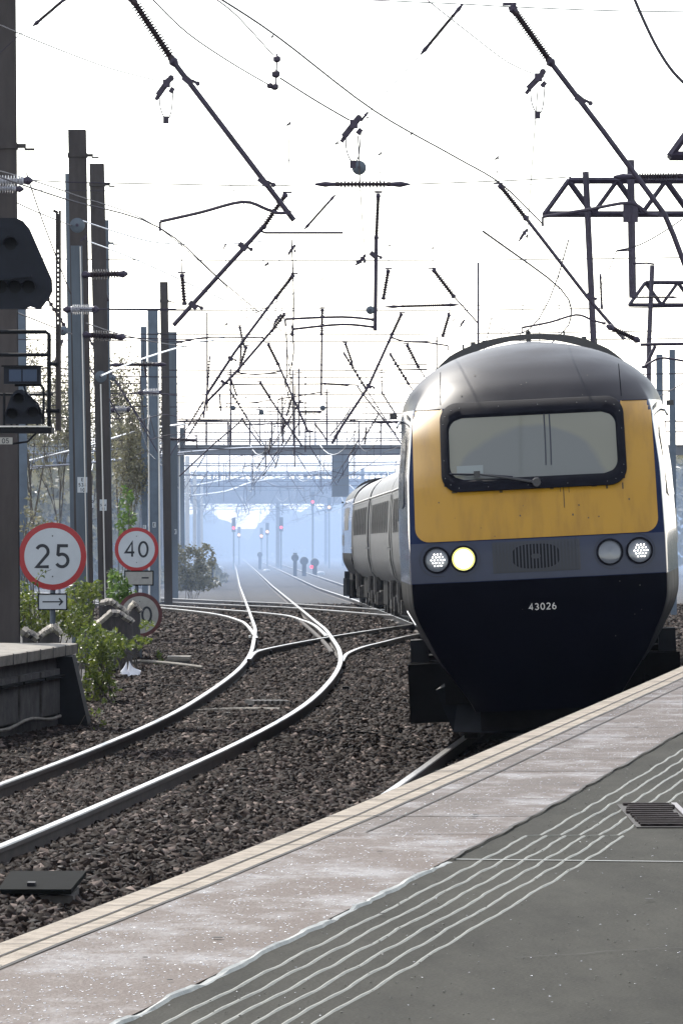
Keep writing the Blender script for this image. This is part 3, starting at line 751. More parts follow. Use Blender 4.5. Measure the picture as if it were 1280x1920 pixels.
    w.lathe(surf(.02, 2.50, .03), surf(.02, 2.50, .11), [(0, .05), (1, .04)]).box(surf(-.54, 2.605, .07), (.06, .03, .06))
    w.build('wiper', M['blackgl'], t, local=True)
    patch(MB(), lambda z: (-.73, -.48), [2.60, 2.64, 2.69], .02, 4).build('washed_patch', mat('glass_smear', (.2, .22, .21), .2), t, local=True)
    # light band
    patch(MB(), lambda z: (-1.20, 1.20), np.linspace(1.60, 1.975, 6), .004, 44).build('light_band', M['band'], t, smooth=True, local=True)
    patch(MB(), lambda z: (-.425, .395), np.linspace(1.665, 1.955, 5), .010, 16).build('horn_grille', M['grille'], t, local=True)
    gp = [o for o in t.children if o.name.startswith('horn_grille')][0]
    mb = MB()
    for x in np.arange(-.41, .39, .032):
        patch(mb, lambda z, x=x: (x, x + .014), np.linspace(1.675, 1.945, 4), .024, 1)
    mb.build('grille_bars', mat('grille_bar', (.03, .032, .042), .5, .2), gp, local=True)
    mb = MB(); rows = []
    ov = [(-.02 + .225 * math.copysign(abs(math.cos(a)) ** .7, math.cos(a)), 1.81 + .115 * math.copysign(abs(math.sin(a)) ** .7, math.sin(a))) for a in np.linspace(0, 2 * math.pi, 33)[:-1]]
    for k in (1, .6, .2): rows.append([surf(-.02 + (x + .02) * k, 1.81 + (z - 1.81) * k, .019) for x, z in ov])
    mb.grid(rows, closed=True).build('horn_opening', M['black'], gp, local=True)
    for x, z, kind in ((-.955, 1.815, 'led'), (-.70, 1.815, 'on'), (.675, 1.815, 'off'), (.955, 1.815, 'led')):
        def ring(r, off): return [surf(x + r * math.cos(a), z + r * math.sin(a), off) for a in np.linspace(0, 2 * math.pi, 29)[:-1]]
        hl = MB().grid([ring(.128, .004), ring(.124, .03), ring(.112, .032), ring(.108, .012)], closed=True).build('headlight', M['rubber'], t, smooth=True, local=True)
        ln = MB().grid([ring(.109, .013), ring(.088, .017)], 1, True).grid([ring(.088, .017), ring(.07, .02), ring(.002, .024)], 0, True); ln.build('lens', [M['lenson'], M['lensrim']] if kind == 'on' else [M['lensoff'], M['lensoff']], hl, smooth=True, local=True)
        if kind == 'led':
            mb = MB(); h = .031
            for i in range(-2, 3):
                nrow = 5 - abs(i)
                for j in range(nrow):
                    px = x + .012 + (j - (nrow - 1) / 2) * h; pz = z + i * h * .87; p = surf(px, pz, .03); mb.lathe(p, (p[0], p[1] - .006, p[2]), [(0, .0060), (1, .0056)], 8)
            mb.build('led_cluster', M['led'], hl, local=True)
    # oval outlines round the light pairs
    for c in (-.83, .815):
        mb = MB(); pl = []
        for a in np.linspace(0, 2 * math.pi, 60): 
            ca, sa = math.cos(a), math.sin(a); pl.append((c + math.copysign(.13, ca) * (1 if abs(ca) > .02 else 0) + .155 * ca, 1.815 + .155 * sa))
        ribbon(mb, pl, .006, lambda u, v: surf(max(-1.19, min(1.19, u)), v, .0075))
        mb.build('light_surround', M['ink'], t, local=True)
    # running number
    mb = MB(); text(mb, '43026', .02, 1.335, .062, 0, .15, .26, 0, lambda u, v: surf(u, v, .004))
    mb.build('running_number', mat('number_white', (.62, .60, .58), .5), t, local=True)
    mb = MB()
    for sx in (-1, 1):
        ribbon(mb, [(sx * .868, z) for z in np.linspace(3.29, 3.62, 12)], .007, lambda u, v: surf(u, v, .004))
        ribbon(mb, [(x, 3.245) for x in np.linspace(sx * .87, sx * 1.16, 8)], .006, lambda u, v: surf(u, v, .009))
        pass
    mb.build('panel_seams', M['seam'], t, local=True)
    mb = MB(); rg = random.Random(3)
    for i in range(26):
        z = rg.choice((rg.uniform(.9, 1.55), rg.uniform(2.0, 2.45), rg.uniform(3.3, 3.75))); x = rg.uniform(-.95, .95) * (.7 if z > 3.4 else 1); w = rg.uniform(.003, .007)
        patch(mb, lambda q, x=x, w=w: (x - w, x + w), [z - w * rg.uniform(.5, 2), z, z + w], .0075, 2)
    mb.build('stone_chips', mat('paint_chip', (.05, .045, .04), .8), t, local=True)
    # roof guard: the arched black bar with its stubs
    def zroof(x): return 3.05 + .86 * math.sqrt(max(0, 1 - (x / 1.315) ** 2))
    ct = [-1.0, -.93, -.80, -.62, -.45, -.2, 0, .2, .45, .62, .80, .93, 1.0]; gap = [-.02, -.01, .01, .012, .018, .034, .036, .034, .018, .012, .01, -.01, -.02]
    hgt = [.03, .06, .075, .08, .075, .055, .055, .06, .085, .08, .07, .055, .03]
    xs = np.linspace(-1.0, 1.0, 41); rows = []; yb = 4.5
    for x in xs:
        g = np.interp(x, ct, gap); h = np.interp(x, ct, hgt); z = zroof(x) + g
        rows.append([(x, yb, z), (x, yb, z + h), (x, yb + .10, z + h), (x, yb + .10, z)])
    mb = MB().grid(rows, closed=True)
    for x in (-.56, 0, .56): mb.box((x, yb + .05, zroof(x) + .05), (.05, .08, .14))
    for x in (-.66, 0, .36, .68): mb.box((x, yb + .03, zroof(x) + .11), (.02, .04, .05))
    mb.build('roof_guard', M['blackgl'], t, local=True)
    # a roof panel seam, rain strips, cab side glass, doors
    for sx in (-1, 1):
        mb = MB(); mb.tube([(sx * (Wz(z) + .004), y, z) for y, z in ((2.35, 3.10), (3.2, 3.16), (5.0, 3.16))], .012)
        mb.box((sx * 1.36, 2.9, 3.22), (.07, .12, .05))
        mb.build('rain_strip', M['blackgl'], t, local=True)
    for sx in (-1, 1):
        poly = [(1.55, 2.34), (2.2, 2.30), (3.3, 2.32), (3.3, 2.98), (2.35, 3.02), (1.95, 2.90)]
        vs = [(sx * (xside(y, z) + .012), y, z) for y, z in poly]
        MB().add(vs, [tuple(range(6)) if sx < 0 else tuple(range(6))[::-1]]).build('side_window', M['sglass'], t, local=True)
        vs = [(sx * (Wz(z) + .004), y, z) for y in (4.6, 5.4) for z in (1.1, 1.6, 2.2, 2.8, 3.0)]
        d = MB().add(vs, [(i, i + 1, i + 6, i + 5) for i in range(4)]).build('cab_door', M['blue'], t, local=True)
        MB().box((sx * (Wz(2.0) + .02), 4.5, 2.0), (.03, .04, .35)).build('handrail', M['chrome'], d, local=True)
        vs = [(sx * (Wz(z) + .005), y, z) for y in (6.5, 12.5) for z in (2.3, 2.6, 3.0)]
        MB().add(vs, [(i, i + 1, i + 4, i + 3) for i in range(2)]).build('air_grille', M['grille'], t, local=True)
    # wash-edge highlights: rubbing strip at the skirt, jacking brackets
    mb = MB().bbox(-.95, .95, 1.0, 17.2, .42, 1.0); mb.bbox(-1.2, 1.2, 6.6, 11.2, .25, .95); mb.bbox(-.62, .62, .75, 1.6, .16, .42)
    mb.build('underframe', M['under'], t, local=True)
    for yc in (4.6, 14.4):
        b = MB()
        for sx in (-1, 1):
            b.bbox(sx * 1.02, sx * 1.20, yc - 1.9, yc + 1.9, .45, .72)
            for q in (-1.3, 1.3): b.bbox(sx * .98, sx * 1.30, yc + q - .28, yc + q + .28, .27, .78)
            b.bbox(sx * .92, sx * 1.33, yc - 2.05, yc - 1.95, .20, .78)
        b.bbox(-1.19, 1.19, yc - .25, yc + .25, .46, .70)
        bo = b.build('bogie', M['under'], t, local=True)
        for q in (-1.3, 1.3):
            for sx in (-1, 1): MB().lathe((sx * .68, yc + q, .51), (sx * .82, yc + q, .51), [(0, .40), (.05, .51), (1, .51)], 28).build('wheel', M['bogie'], bo, smooth=True, local=True)
    for sx in (-1, 1): MB().bbox(sx * 1.14, sx * 1.31, 3.2, 3.6, .72, 1.0).build('step_bracket', M['black'], t, local=True)
    MB().tube([surf(-1.30, 1.30, .01), (-1.20, dep(-1.20, 1.18) - .02, 1.18)], .012).build('jack_bracket', M['chrome'], t, local=True)
    # steel wind deflector / snow plough
    mb = MB(); a = [(-1.05, .55), (-.9, .14), (0, .10), (.9, .14), (1.05, .55)]
    rows = [[(x, 1.55 - .55 * (1 - abs(x)), z) for x, z in a], [(x * .9, 1.75 - .5 * (1 - abs(x)), .62) for x, z in a]]
    mb.grid(rows).build('obstacle_deflector', M['black'], t, local=True)
    return t
PC = make_power_car()
PC_Y = 60.0
place(PC, PC_Y, 17.6, math.radians(2.8))
R_ = Matrix.Rotation(-.0325, 3, 'Z') @ Matrix.Rotation(-math.radians(2.8), 3, 'Y'); PC.rotation_euler = R_.to_euler()
PC.location.x = (1026 - 640) * PC_Y / F; PC.location.z = EYE - (1392 - H0) * PC_Y / F - .06

def make_coach():
    t = thing('passenger_coach', 'x', 'railway coach')
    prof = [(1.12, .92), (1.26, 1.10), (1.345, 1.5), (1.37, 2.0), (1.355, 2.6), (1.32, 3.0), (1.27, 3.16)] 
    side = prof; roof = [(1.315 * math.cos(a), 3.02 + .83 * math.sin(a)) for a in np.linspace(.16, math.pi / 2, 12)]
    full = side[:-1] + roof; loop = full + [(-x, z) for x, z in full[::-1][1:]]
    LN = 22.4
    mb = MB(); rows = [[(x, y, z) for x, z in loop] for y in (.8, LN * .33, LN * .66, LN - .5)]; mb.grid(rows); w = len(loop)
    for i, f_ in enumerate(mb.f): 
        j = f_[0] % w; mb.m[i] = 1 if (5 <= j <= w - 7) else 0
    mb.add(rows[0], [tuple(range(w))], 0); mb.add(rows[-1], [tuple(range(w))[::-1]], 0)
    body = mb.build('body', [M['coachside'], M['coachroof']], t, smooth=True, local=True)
    MB().bbox(-.55, .55, -.4, .79, 1.0, 3.25).bbox(-.9, .9, .35, .78, .95, 3.0).build('gangway', M['black'], t, local=True)
    for sx in (-1, 1):
        b = MB(); b.tube([(sx * 1.335, y, 3.06) for y in (.85, LN - .55)], .018); b.build('gutter', M['pipe'], body, local=True)
        for k in range(8):
            y0 = 2.9 + k * 2.15; pr = [(1.364, 2.12), (1.366, 2.4), (1.352, 2.66), (1.337, 2.86)]
            vs = [(sx * (x + .012), y, z) for y in (y0, y0 + 1.5) for x, z in pr]
            MB().add(vs, [(i, i + 1, i + 5, i + 4) for i in range(3)]).build('window', M['cglass'], t, local=True)
        for yd in (.95, LN - 1.45):
            pr = [(1.272, 1.12), (1.35, 1.5), (1.374, 2.0), (1.36, 2.6), (1.325, 2.98)]
            vs = [(sx * (x + .012), y, z) for y in (yd, yd + .85) for x, z in pr]
            d = MB().add(vs, [(i, i + 1, i + 6, i + 5) for i in range(4)]).build('door', M['cdoor'], t, local=True)
            e = MB()
            for yy in (yd - .02, yd + .87): e.add([(sx * (x + .016), y, z) for y in (yy - .025, yy + .025) for x, z in pr], [(i, i + 1, i + 6, i + 5) for i in range(4)])
            e.build('door_seal', M['black'], d, local=True)
            MB().box((sx * 1.395, yd + .7, 1.75), (.03, .12, .05)).build('door_handle', M['chrome'], d, local=True)
    u = MB().bbox(-1.0, 1.0, .6, LN - .3, .62, .93); u.bbox(-1.15, 1.15, 6.5, 9.5, .3, .93).bbox(-1.15, 1.15, 11, 15.5, .35, .93); u.build('underframe', M['under'], t, local=True)
    for yc in (3.4, LN - 3.0):
        b = MB()
        for sx in (-1, 1):
            b.bbox(sx * 1.0, sx * 1.16, yc - 1.6, yc + 1.6, .42, .66)
            for q in (-1.3, 1.3): b.lathe((sx * .68, yc + q, .46), (sx * .82, yc + q, .46), [(0, .36), (.05, .46), (1, .46)], 18).bbox(sx * 1.0, sx * 1.24, yc + q - .2, yc + q + .2, .3, .62)
            b.lathe((sx * 1.18, yc, .55), (sx * 1.18, yc + .01, 1.0), [(0, .13), (1, .13)], 10)
            b.tube([(sx * 1.25, yc - .9, .95), (sx * 1.25, yc - .9, .40), (sx * 1.25, yc - .4, .35)], .025)
        b.bbox(-1.15, 1.15, yc - .3, yc + .3, .44, .64)
        b.build('bogie', M['bogie'], t, local=True)
    return t
def copy_thing(src):
    def rec(o, par):
        c = o.copy(); COL.objects.link(c); c.parent = par
        for ch in list(o.children): rec(ch, c)
        return c
    return rec(src, None)
c0 = make_coach(); cars = [c0] + [copy_thing(c0) for _ in range(4)]
y = PC_Y + 17.75 * .999
LB = ['first pale coach, coupled directly behind the blue power car', 'second pale grey coach from the power car', 'third pale grey coach, its end just behind the cab corner',
      'fourth pale grey coach showing foreshortened windows beside the power car', 'last pale grey coach showing foreshortened windows, left of the fourth']
for i, c in enumerate(cars):
    place(c, y, 22.5); c['label'] = LB[i]; c['category'] = 'railway coach'; c['group'] = 'coaches of the train'
    y += 22.75

# the rear power car: same vehicle, facing away
rear = copy_thing(PC); rear['label'] = 'rear power car with dark louvres at the far end of the train'; rear['category'] = 'locomotive'
for ch in list(rear.children):
    nm = ch.name.split('.')[0]
    if nm == 'headlight':
        for l in list(ch.children):
            if l.name.startswith('lens'): l.data = l.data.copy(); l.data.materials[0] = M['lensoff']
            if l.name.startswith('led_cluster'): bpy.data.objects.remove(l)
place(rear, y, 17.6)
o_, h_, sl_, c_ = frame(y, 17.6)
R_ = Matrix.Rotation(-h_, 3, 'Z') @ Matrix.Rotation(math.atan(sl_), 3, 'X') @ Matrix.Rotation(-c_, 3, 'Y') @ Matrix.Rotation(math.pi, 3, 'Z')
rear.location = o_ + Vector((math.sin(h_) * 17.7, math.cos(h_) * 17.7, sl_ * 17.7)); rear.rotation_euler = R_.to_euler()

# ------------------------------------------------------------------ speed signs
def disc_rows(c, r, y, n=48): return [(c[0] + r * math.cos(a), y, c[1] + r * math.sin(a)) for a in np.linspace(0, 2 * math.pi, n + 1)[:-1]]
def gz(x, y): return float(zg(x, y))
def roundel(mb, c, R, y, rim, mi_rim, mi_face):
    mb.grid([disc_rows(c, .001, y + .012), disc_rows(c, R, y + .012), disc_rows(c, R, y), disc_rows(c, R - rim, y - .002)], mi_rim, True)
    mb.grid([disc_rows(c, R - rim, y - .002), disc_rows(c, .001, y - .002)], mi_face, True)
def speed_sign(label, num, px, py, dia, Y, plate, rimmat='red', face='white', poleto=None, th=.13, hgt=.34):
    c = P(px, py, Y); R = S(dia / 2, Y); g = gz(c.x, Y)
    t = thing('speed_sign', label, 'speed sign', (c.x, Y, g))
    mb = MB(); roundel(mb, (c.x, c.z), R, Y, R * .165, 0, 1)
    d = mb.build('disc', [M[rimmat], M[face]], t)
    mb = MB(); text(mb, num, c.x, c.z, R * 2 * hgt, Y - .005, .135, .24); 
    for s in (-1, 1): mb.lathe((c.x, Y - .003, c.z + s * R * .60), (c.x, Y - .008, c.z + s * R * .60), [(0, R * .022), (1, R * .02)], 8)
    mb.build('numerals', M['ink'], d)
    MB().tube([(c.x, Y + .05, g - .1), (c.x, Y + .05, c.z + R * .6)], .038, 10).build('post', M['steel'], t)
    if plate:
        x0, x1, z0, z1, kind = plate; a = P(x0, z1, Y); b = P(x1, z0, Y)
        mb = MB().bbox(a.x, b.x, Y - .004, Y + .014, a.z, b.z, 0); p = mb.build('plate', M['greyplate'] if kind == 'dash' else M['white'], t)
        fr = MB(); w = S(2.2, Y); fr.bbox(a.x - w, b.x + w, Y - .012, Y + .02, b.z, b.z + w).bbox(a.x - w, b.x + w, Y - .012, Y + .02, a.z - w, a.z).bbox(a.x - w, a.x, Y - .012, Y + .02, a.z, b.z).bbox(b.x, b.x + w, Y - .012, Y + .02, a.z, b.z); fr.build('plate_frame', M['under'], p)
        mk = MB(); cx, cz = (a.x + b.x) / 2, (a.z + b.z) / 2; W = b.x - a.x; Hh = b.z - a.z; f3 = lambda u, v: (cx + u * W, Y - .006, cz + v * Hh)
        def stroke(pl, w_): ribbon(mk, [(q[0] * W, q[1] * Hh) for q in pl], w_, lambda u, v: (cx + u, Y - .007, cz + v))
        if kind == 'arrow': stroke([(-.37, 0), (.36, 0)], Hh * .09); stroke([(.24, .24), (.36, 0.0), (.24, -.24)], Hh * .11)
        else: stroke([(.10, .02), (.36, .02)], Hh * .12)
        mk.build('marking', M['ink'], p)
    return t
speed_sign('round red rimmed speed sign reading 25 above an arrow plate', '25', 98.5, 1043, 127, 86, (73, 124, 1115, 1142, 'arrow'), hgt=.345)
speed_sign('round red rimmed speed sign reading 40 above a small plain plate', '40', 256, 1030, 82, 131, (235, 286, 1072, 1096, 'dash'), hgt=.36)
s90 = speed_sign('weathered round speed sign reading 90, low and half hidden by ivy', '90', 262, 1153, 84, 112, None, face='greyplate', rimmat='fadedred', hgt=.36)

# ------------------------------------------------------------------ colour light signals on the left
def signal_cluster():
    Y = 66.0; sp = S(1, Y); X = lambda px: (px - 640) * sp; Z = lambda py: EYE - (py - H0) * sp; g = gz(X(-2), Y)
    t = thing('signal_post', 'black backed railway signal with caged ladder frame at the left edge', 'railway signal', (X(-20), Y, g))
    post = MB().tube([(X(-20), Y + .25, g), (X(-20), Y + .25, Z(420))], .09, 12).build('post', M['steel'], t)
    pl = [(30, 408), (43, 414), (55, 428), (97, 524), (98, 545), (93, 556), (75, 580), (56, 574), (46, 579)]
    full = pl + [(-4 - a, b) for a, b in pl[::-1]]
    hb = MB().prism([(X(a), Z(b)) for a, b in full], Y, Y + .10).build('backboard', M['signalblk'], t)
    for cx, cy, r in ((20, 457, 13), (-24, 457, 13), (54, 538, 13), (28, 538, 13), (2, 538, 13), (-24, 538, 13), (-52, 538, 13)):
        a = np.linspace(math.radians(-10), math.radians(190), 15)
        rows = [[(X(cx) + sp * r * math.cos(q), yy, Z(cy) + sp * r * math.sin(q)) for q in a] for yy in (Y - .002, Y - .16)]
        mb = MB().grid(rows); mb.grid([[(X(cx) + sp * r * k * math.cos(q), Y - .004, Z(cy) + sp * r * k * math.sin(q)) for q in np.linspace(0, 6.283, 17)] for k in (.9, .02)])
        mb.build('lens_hood', M['black'], hb)
    MB().box((X(30), Y - .03, Z(520)), (S(60, Y), .04, S(4, Y)), 0, Matrix.Rotation(-.1, 3, 'Y')).build('hood_bar', M['signalblk'], hb)
    # walkway cage
    cg = MB(); r = .022
    cg.tube([(X(-60), Y, Z(622)), (X(86), Y, Z(622)), (X(92), Y, Z(627)), (X(92), Y, Z(800))], r).tube([(X(-60), Y, Z(665)), (X(92), Y, Z(665))], r * .9)
    cg.tube([(X(-60), Y + .6, Z(738)), (X(95), Y + .6, Z(738))], r * .7)
    cg.bbox(X(-60), X(97), Y - .05, Y + .62, Z(812), Z(801)); cg.tube([(X(86), Y, Z(770)), (X(112), Y, Z(770))], r).tube([(X(88), Y, Z(682)), (X(108), Y, Z(682))], r)
    cg.build('walkway', M['black'], t)
    MB().bbox(X(-60), X(90), Y - .06, Y + .6, Z(800.5), Z(798)).build('walkway_edge', M['pipe'], t)
    # perforated channel
    ch = MB(); x0, x1 = X(104), X(114); 
    ch.bbox(x0, x0 + sp * 3.2, Y + .02, Y + .10, Z(808), Z(394)); ch.bbox(x1 - sp * 4.0, x1, Y + .02, Y + .10, Z(808), Z(394))
    yy = 400
    while yy < 806:
        h = 9 if yy < 600 else 20; ch.bbox(x0 + sp * 3.2, x1 - sp * 4.0, Y + .03, Y + .06, Z(yy + h * (.55 if 455 < yy < 600 else 1)), Z(yy)); yy += h
    ch.box((X(104), Y + .06, Z(396)), (S(10, Y), .06, S(5, Y)), 0, Matrix.Rotation(.5, 3, 'Y'))
    ch.build('perforated_channel', M['rust'], t)
    # box lamp
    bl = MB().bbox(X(8), X(77), Y - .10, Y + .12, Z(720), Z(688)); b = bl.build('indicator_box', M['signalblk'], t)
    MB().bbox(X(18), X(41), Y - .115, Y - .102, Z(715), Z(693)).bbox(X(43.5), X(70), Y - .115, Y - .102, Z(715), Z(693)).build('pane', M['paneblue'], b)
    MB().bbox(X(4), X(80), Y - .14, Y + .12, Z(688), Z(685)).build('hood', M['black'], b)
    # position light with a rounded triangular front
    tr = [(10, 795), (10, 775), (22, 740), (30, 732), (42, 730), (52, 737), (78, 768), (79, 795)]
    d = MB().prism([(X(a), Z(b)) for a, b in tr], Y - .06, Y + .10).build('position_light', M['signalblk'], t)
    for cx, cy in ((36, 748), (63, 773), (24, 776)):
        a = np.linspace(math.radians(-20), math.radians(200), 15)
        mb = MB().grid([[(X(cx) + sp * 11 * math.cos(q), yy, Z(cy) + sp * 11 * math.sin(q)) for q in a] for yy in (Y - .062, Y - .2)])
        mb.grid([[(X(cx) + sp * 9 * k * math.cos(q), Y - .064, Z(cy) + sp * 9 * k * math.sin(q)) for q in np.linspace(0, 6.283, 17)] for k in (1, .02)])
        mb.build('light_hood', M['black'], d)
    c = MB(); c.tube([(X(44), Y - .05, Z(720)), (X(50), Y - .08, Z(738)), (X(72), Y - .1, Z(757)), (X(82), Y - .05, Z(790))], .010)
    c.tube([(X(28), Y - .05, Z(722)), (X(78), Y - .05, Z(722)), (X(82), Y - .05, Z(728)), (X(82), Y - .05, Z(796))], .014)
    c.tube([(X(8), Y - .05, Z(737)), (X(8), Y - .05, Z(798))], .014)
    c.tube([(X(68), Y - .02, Z(812)), (X(52), Y - .05, Z(828)), (X(25), Y - .05, Z(832)), (X(-30), Y, Z(824))], .011)
    for q in (20, 30, 48, 68): c.bbox(X(q), X(q + 4), Y - .03, Y + .03, Z(802), Z(795))
    c.build('cable', M['black'], t)
    p = MB().bbox(X(-24), X(24), Y - .07, Y - .055, Z(833), Z(820)).build('number_plate', M['greyplate'], t)
    mb = MB(); text(mb, '05', X(11), Z(826.5), S(9, Y), Y - .073, .16, .2); mb.build('lettering', M['ink'], p)
signal_cluster()

# ------------------------------------------------------------------ overhead line masts
def mast(label, xt, yt, xb, w, Y, m, pipes=(), plates=(), bands=(), depth=None, name='line_mast', group='overhead line masts', yref=1150, top_z=None, hsec=True):
    """H-section column: face width w photo pixels, centre line from (xt,yt) to xb at row yref"""
    sp = S(1, Y); lean = (xb - xt) / (yref - yt)
    zt = EYE - (yt - H0) * sp; xm = (xt - 640) * sp
    zb0 = float(zr(Y)) - .35
    xb_ = xm + lean * (zt - zb0); hw = w * sp / 2; dp = depth or hw * 2
    t = thing(name, label, 'mast', (xb_, Y, zb0), group)
    th = .022
    def quadbox(mb, o0, o1, y0, y1, za=zb0, zb=zt):
        xa = xb_ + (xm - xb_) * (za - zb0) / (zt - zb0); xc = xb_ + (xm - xb_) * (zb - zb0) / (zt - zb0)
        mb.add([(xa + o0, y0, za), (xa + o1, y0, za), (xa + o1, y1, za), (xa + o0, y1, za), (xc + o0, y0, zb), (xc + o1, y0, zb), (xc + o1, y1, zb), (xc + o0, y1, zb)],
               [(0, 3, 2, 1), (4, 5, 6, 7), (0, 1, 5, 4), (1, 2, 6, 5), (2, 3, 7, 6), (3, 0, 4, 7)])
    mb = MB(); quadbox(mb, -hw, hw, Y, Y + th); quadbox(mb, -hw, hw, Y + dp - th, Y + dp); quadbox(mb, -.012, .012, Y + th + .0005, Y + dp - th - .0005)
    mb.build('column', m, t)
    B = MB().bbox(xb_ - hw - .15, xb_ + hw + .15, Y - .15, Y + dp + .15, zb0 - .3, zb0 + .25); B.build('base', M['concd'], t)
    for (ox, r, y0, y1) in pipes:
        za, zb = EYE - (y1 - H0) * sp, EYE - (y0 - H0) * sp; za = max(za, zb0)
        xa = xb_ + (xm - xb_) * (za - zb0) / (zt - zb0) + ox * sp; xc = xb_ + (xm - xb_) * (zb - zb0) / (zt - zb0) + ox * sp
        MB().tube([(xa, Y - r * sp - .012, za), (xc, Y - r * sp - .012, zb)], r * sp, 8).build('conduit', M['pipe'], t)
    for (px, py, pw, ph, lines) in plates:
        c = P(px, py, Y); p = MB().box((c.x, Y - .016, c.z), (pw * sp, .008, ph * sp)).build('number_plate', M['white'], t)
        mb = MB(); n = len(lines); h = ph * sp / n * .62
        for i, s_ in enumerate(lines): text(mb, s_, c.x, c.z + ph * sp * (.5 - (i + .5) / n), h, Y - .0225, .2, .25)
        mb.build('lettering', M['ink'], p)
    for by in bands:
        z = EYE - (by - H0) * sp; xa = xb_ + (xm - xb_) * (z - zb0) / (zt - zb0)
        b = MB().bbox(xa - hw - .015, xa + hw + .015, Y - .03, Y + dp + .03, z - .035, z + .035)
        b.bbox(xa + hw, xa + hw + .12, Y + .02, Y + .06, z - .03, z + .02).bbox(xa + hw + .10, xa + hw + .22, Y + .02, Y + .05, z - .06, z - .03); b.build('clamp_band', m, t)
    return t
mast('tall brown mast at the left edge, running out of the picture top', 0, -60, 8, 54, 74, M['rust'], bands=(272,))
mast('pale grey mast standing behind the signal at left', 38, 560, 42, 20, 150, M['steelblue'])
mast('thick brown mast, tallest of the left pair', 144, 242, 158, 33, 109, M['rust'], bands=(290,), depth=.3)
mast('slim blue grey mast in front of the thick brown mast, plate reading E 534 10', 143, 460, 157, 21, 104, M['steel'], pipes=((7.5, 1.2, 462, 1180),), plates=((154.5, 909, 18.5, 29, ('E', '534', '10')),), bands=())
mast('narrow grey mast edge seen left of the thick brown mast', 127, 325, 139, 10, 122, M['steel'])
mast('second thick brown mast with a pale conduit and small plate', 181, 306, 199, 27, 131, M['rust'], pipes=((-1, 1.4, 720, 1180),), plates=((193.5, 947, 13, 21, ('E', '534', '11')), (171.5, 940, 8, 24, ('E', '10', '6'))), bands=(345,), depth=.3)
mast('narrow grey mast edge seen right of the second brown mast', 199, 412, 207, 9, 150, M['steel'], bands=(455,))
mast('short blue mast, leftmost of the distant group', 269, 612, 272, 11, 215, M['steelblue'])
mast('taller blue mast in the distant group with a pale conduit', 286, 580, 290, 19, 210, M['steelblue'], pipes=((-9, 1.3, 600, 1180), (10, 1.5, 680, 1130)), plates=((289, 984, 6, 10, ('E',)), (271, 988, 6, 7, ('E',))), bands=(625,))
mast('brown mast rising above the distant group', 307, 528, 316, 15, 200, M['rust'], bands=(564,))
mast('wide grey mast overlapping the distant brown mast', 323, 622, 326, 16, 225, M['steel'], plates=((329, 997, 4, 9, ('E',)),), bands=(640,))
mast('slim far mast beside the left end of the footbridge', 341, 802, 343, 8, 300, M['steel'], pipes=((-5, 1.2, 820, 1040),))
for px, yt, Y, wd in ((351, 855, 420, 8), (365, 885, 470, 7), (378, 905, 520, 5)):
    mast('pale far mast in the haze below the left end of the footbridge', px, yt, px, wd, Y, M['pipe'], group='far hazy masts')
for px, yt, wd, Y in ((1236, 664, 12, 190), (1260, 655, 11, 175)):
    mast('blue grey mast behind the right shoulder of the cab' if px < 1250 else 'grey mast at the right edge above the cab side', px, yt, px + 3, wd, Y, M['steelblue'])

# ------------------------------------------------------------------ low walls with ridged coping
rgw = random.Random(4)
def ridged_wall(label, line, Y, zbot=None, w=.30):
    pts = [P(a, b, Y + 2.2 * i / max(1, len(line) - 1) * (1 if len(line) > 1 else 0)) for i, (a, b) in enumerate(line)]
    t = thing('low_wall', label, 'wall', (pts[0].x, Y, gz(pts[0].x, Y)), 'broken low walls behind the opposite platform')
    mb = MB()
    for i in range(len(pts) - 1):
        a, b = pts[i], pts[i + 1]; g = -.35 + float(zr(Y))
        mb.add([(a.x, a.y, a.z - .06), (b.x, b.y, b.z - .06), (b.x, b.y, g), (a.x, a.y, g), (a.x, a.y + w, a.z - .06), (b.x, b.y + w, b.z - .06), (b.x, b.y + w, g), (a.x, a.y + w, g)],
               [(0, 1, 2, 3), (5, 4, 7, 6), (4, 5, 1, 0), (1, 5, 6, 2), (4, 0, 3, 7)])
    mb.build('wall_face', M['brickdark'], t)
    for i in range(len(pts) - 1):
        a, b = pts[i], pts[i + 1]; d = b - a; n = max(1, int(d.length / .11)); ang = math.atan2(d.z, d.x)
        for k in range(n):
            c = a + d * ((k + .5) / n) + Vector((0, w / 2, RNG.normal(0, .008)))
            MB().box(c, (d.length / n * rgw.uniform(.55, .74), w + .02, rgw.uniform(.045, .06)), 0, Matrix.Rotation(-ang + RNG.normal(0, .05), 3, 'Y') @ Matrix.Rotation(.12, 3, 'X')).build('coping_brick', M[rgw.choice(('coping', 'conc', 'conc', 'concd'))], t)
    return t
ridged_wall('low dark wall with stepped pale coping bricks in front of the 90 sign', [(172, 1176), (190, 1163), (208, 1149), (222, 1150), (238, 1160), (247, 1166)], 100)
ridged_wall('fragment of stepped coping wall behind the humped low wall', [(190, 1131), (206, 1128), (222, 1138), (236, 1148)], 106)
ridged_wall('short curved coping fragment crossing the face of the 90 sign', [(236, 1156), (243, 1141), (250, 1133), (262, 1146)], 109)
ridged_wall('low coping wall at the left edge behind the opposite platform', [(-30, 1192), (-5, 1184), (10, 1193), (20, 1182), (30, 1192)], 80)
ridged_wall('low coping wall peak behind the end of the opposite platform', [(42, 1183), (56, 1190), (70, 1198), (82, 1186), (98, 1176), (110, 1186)], 81)

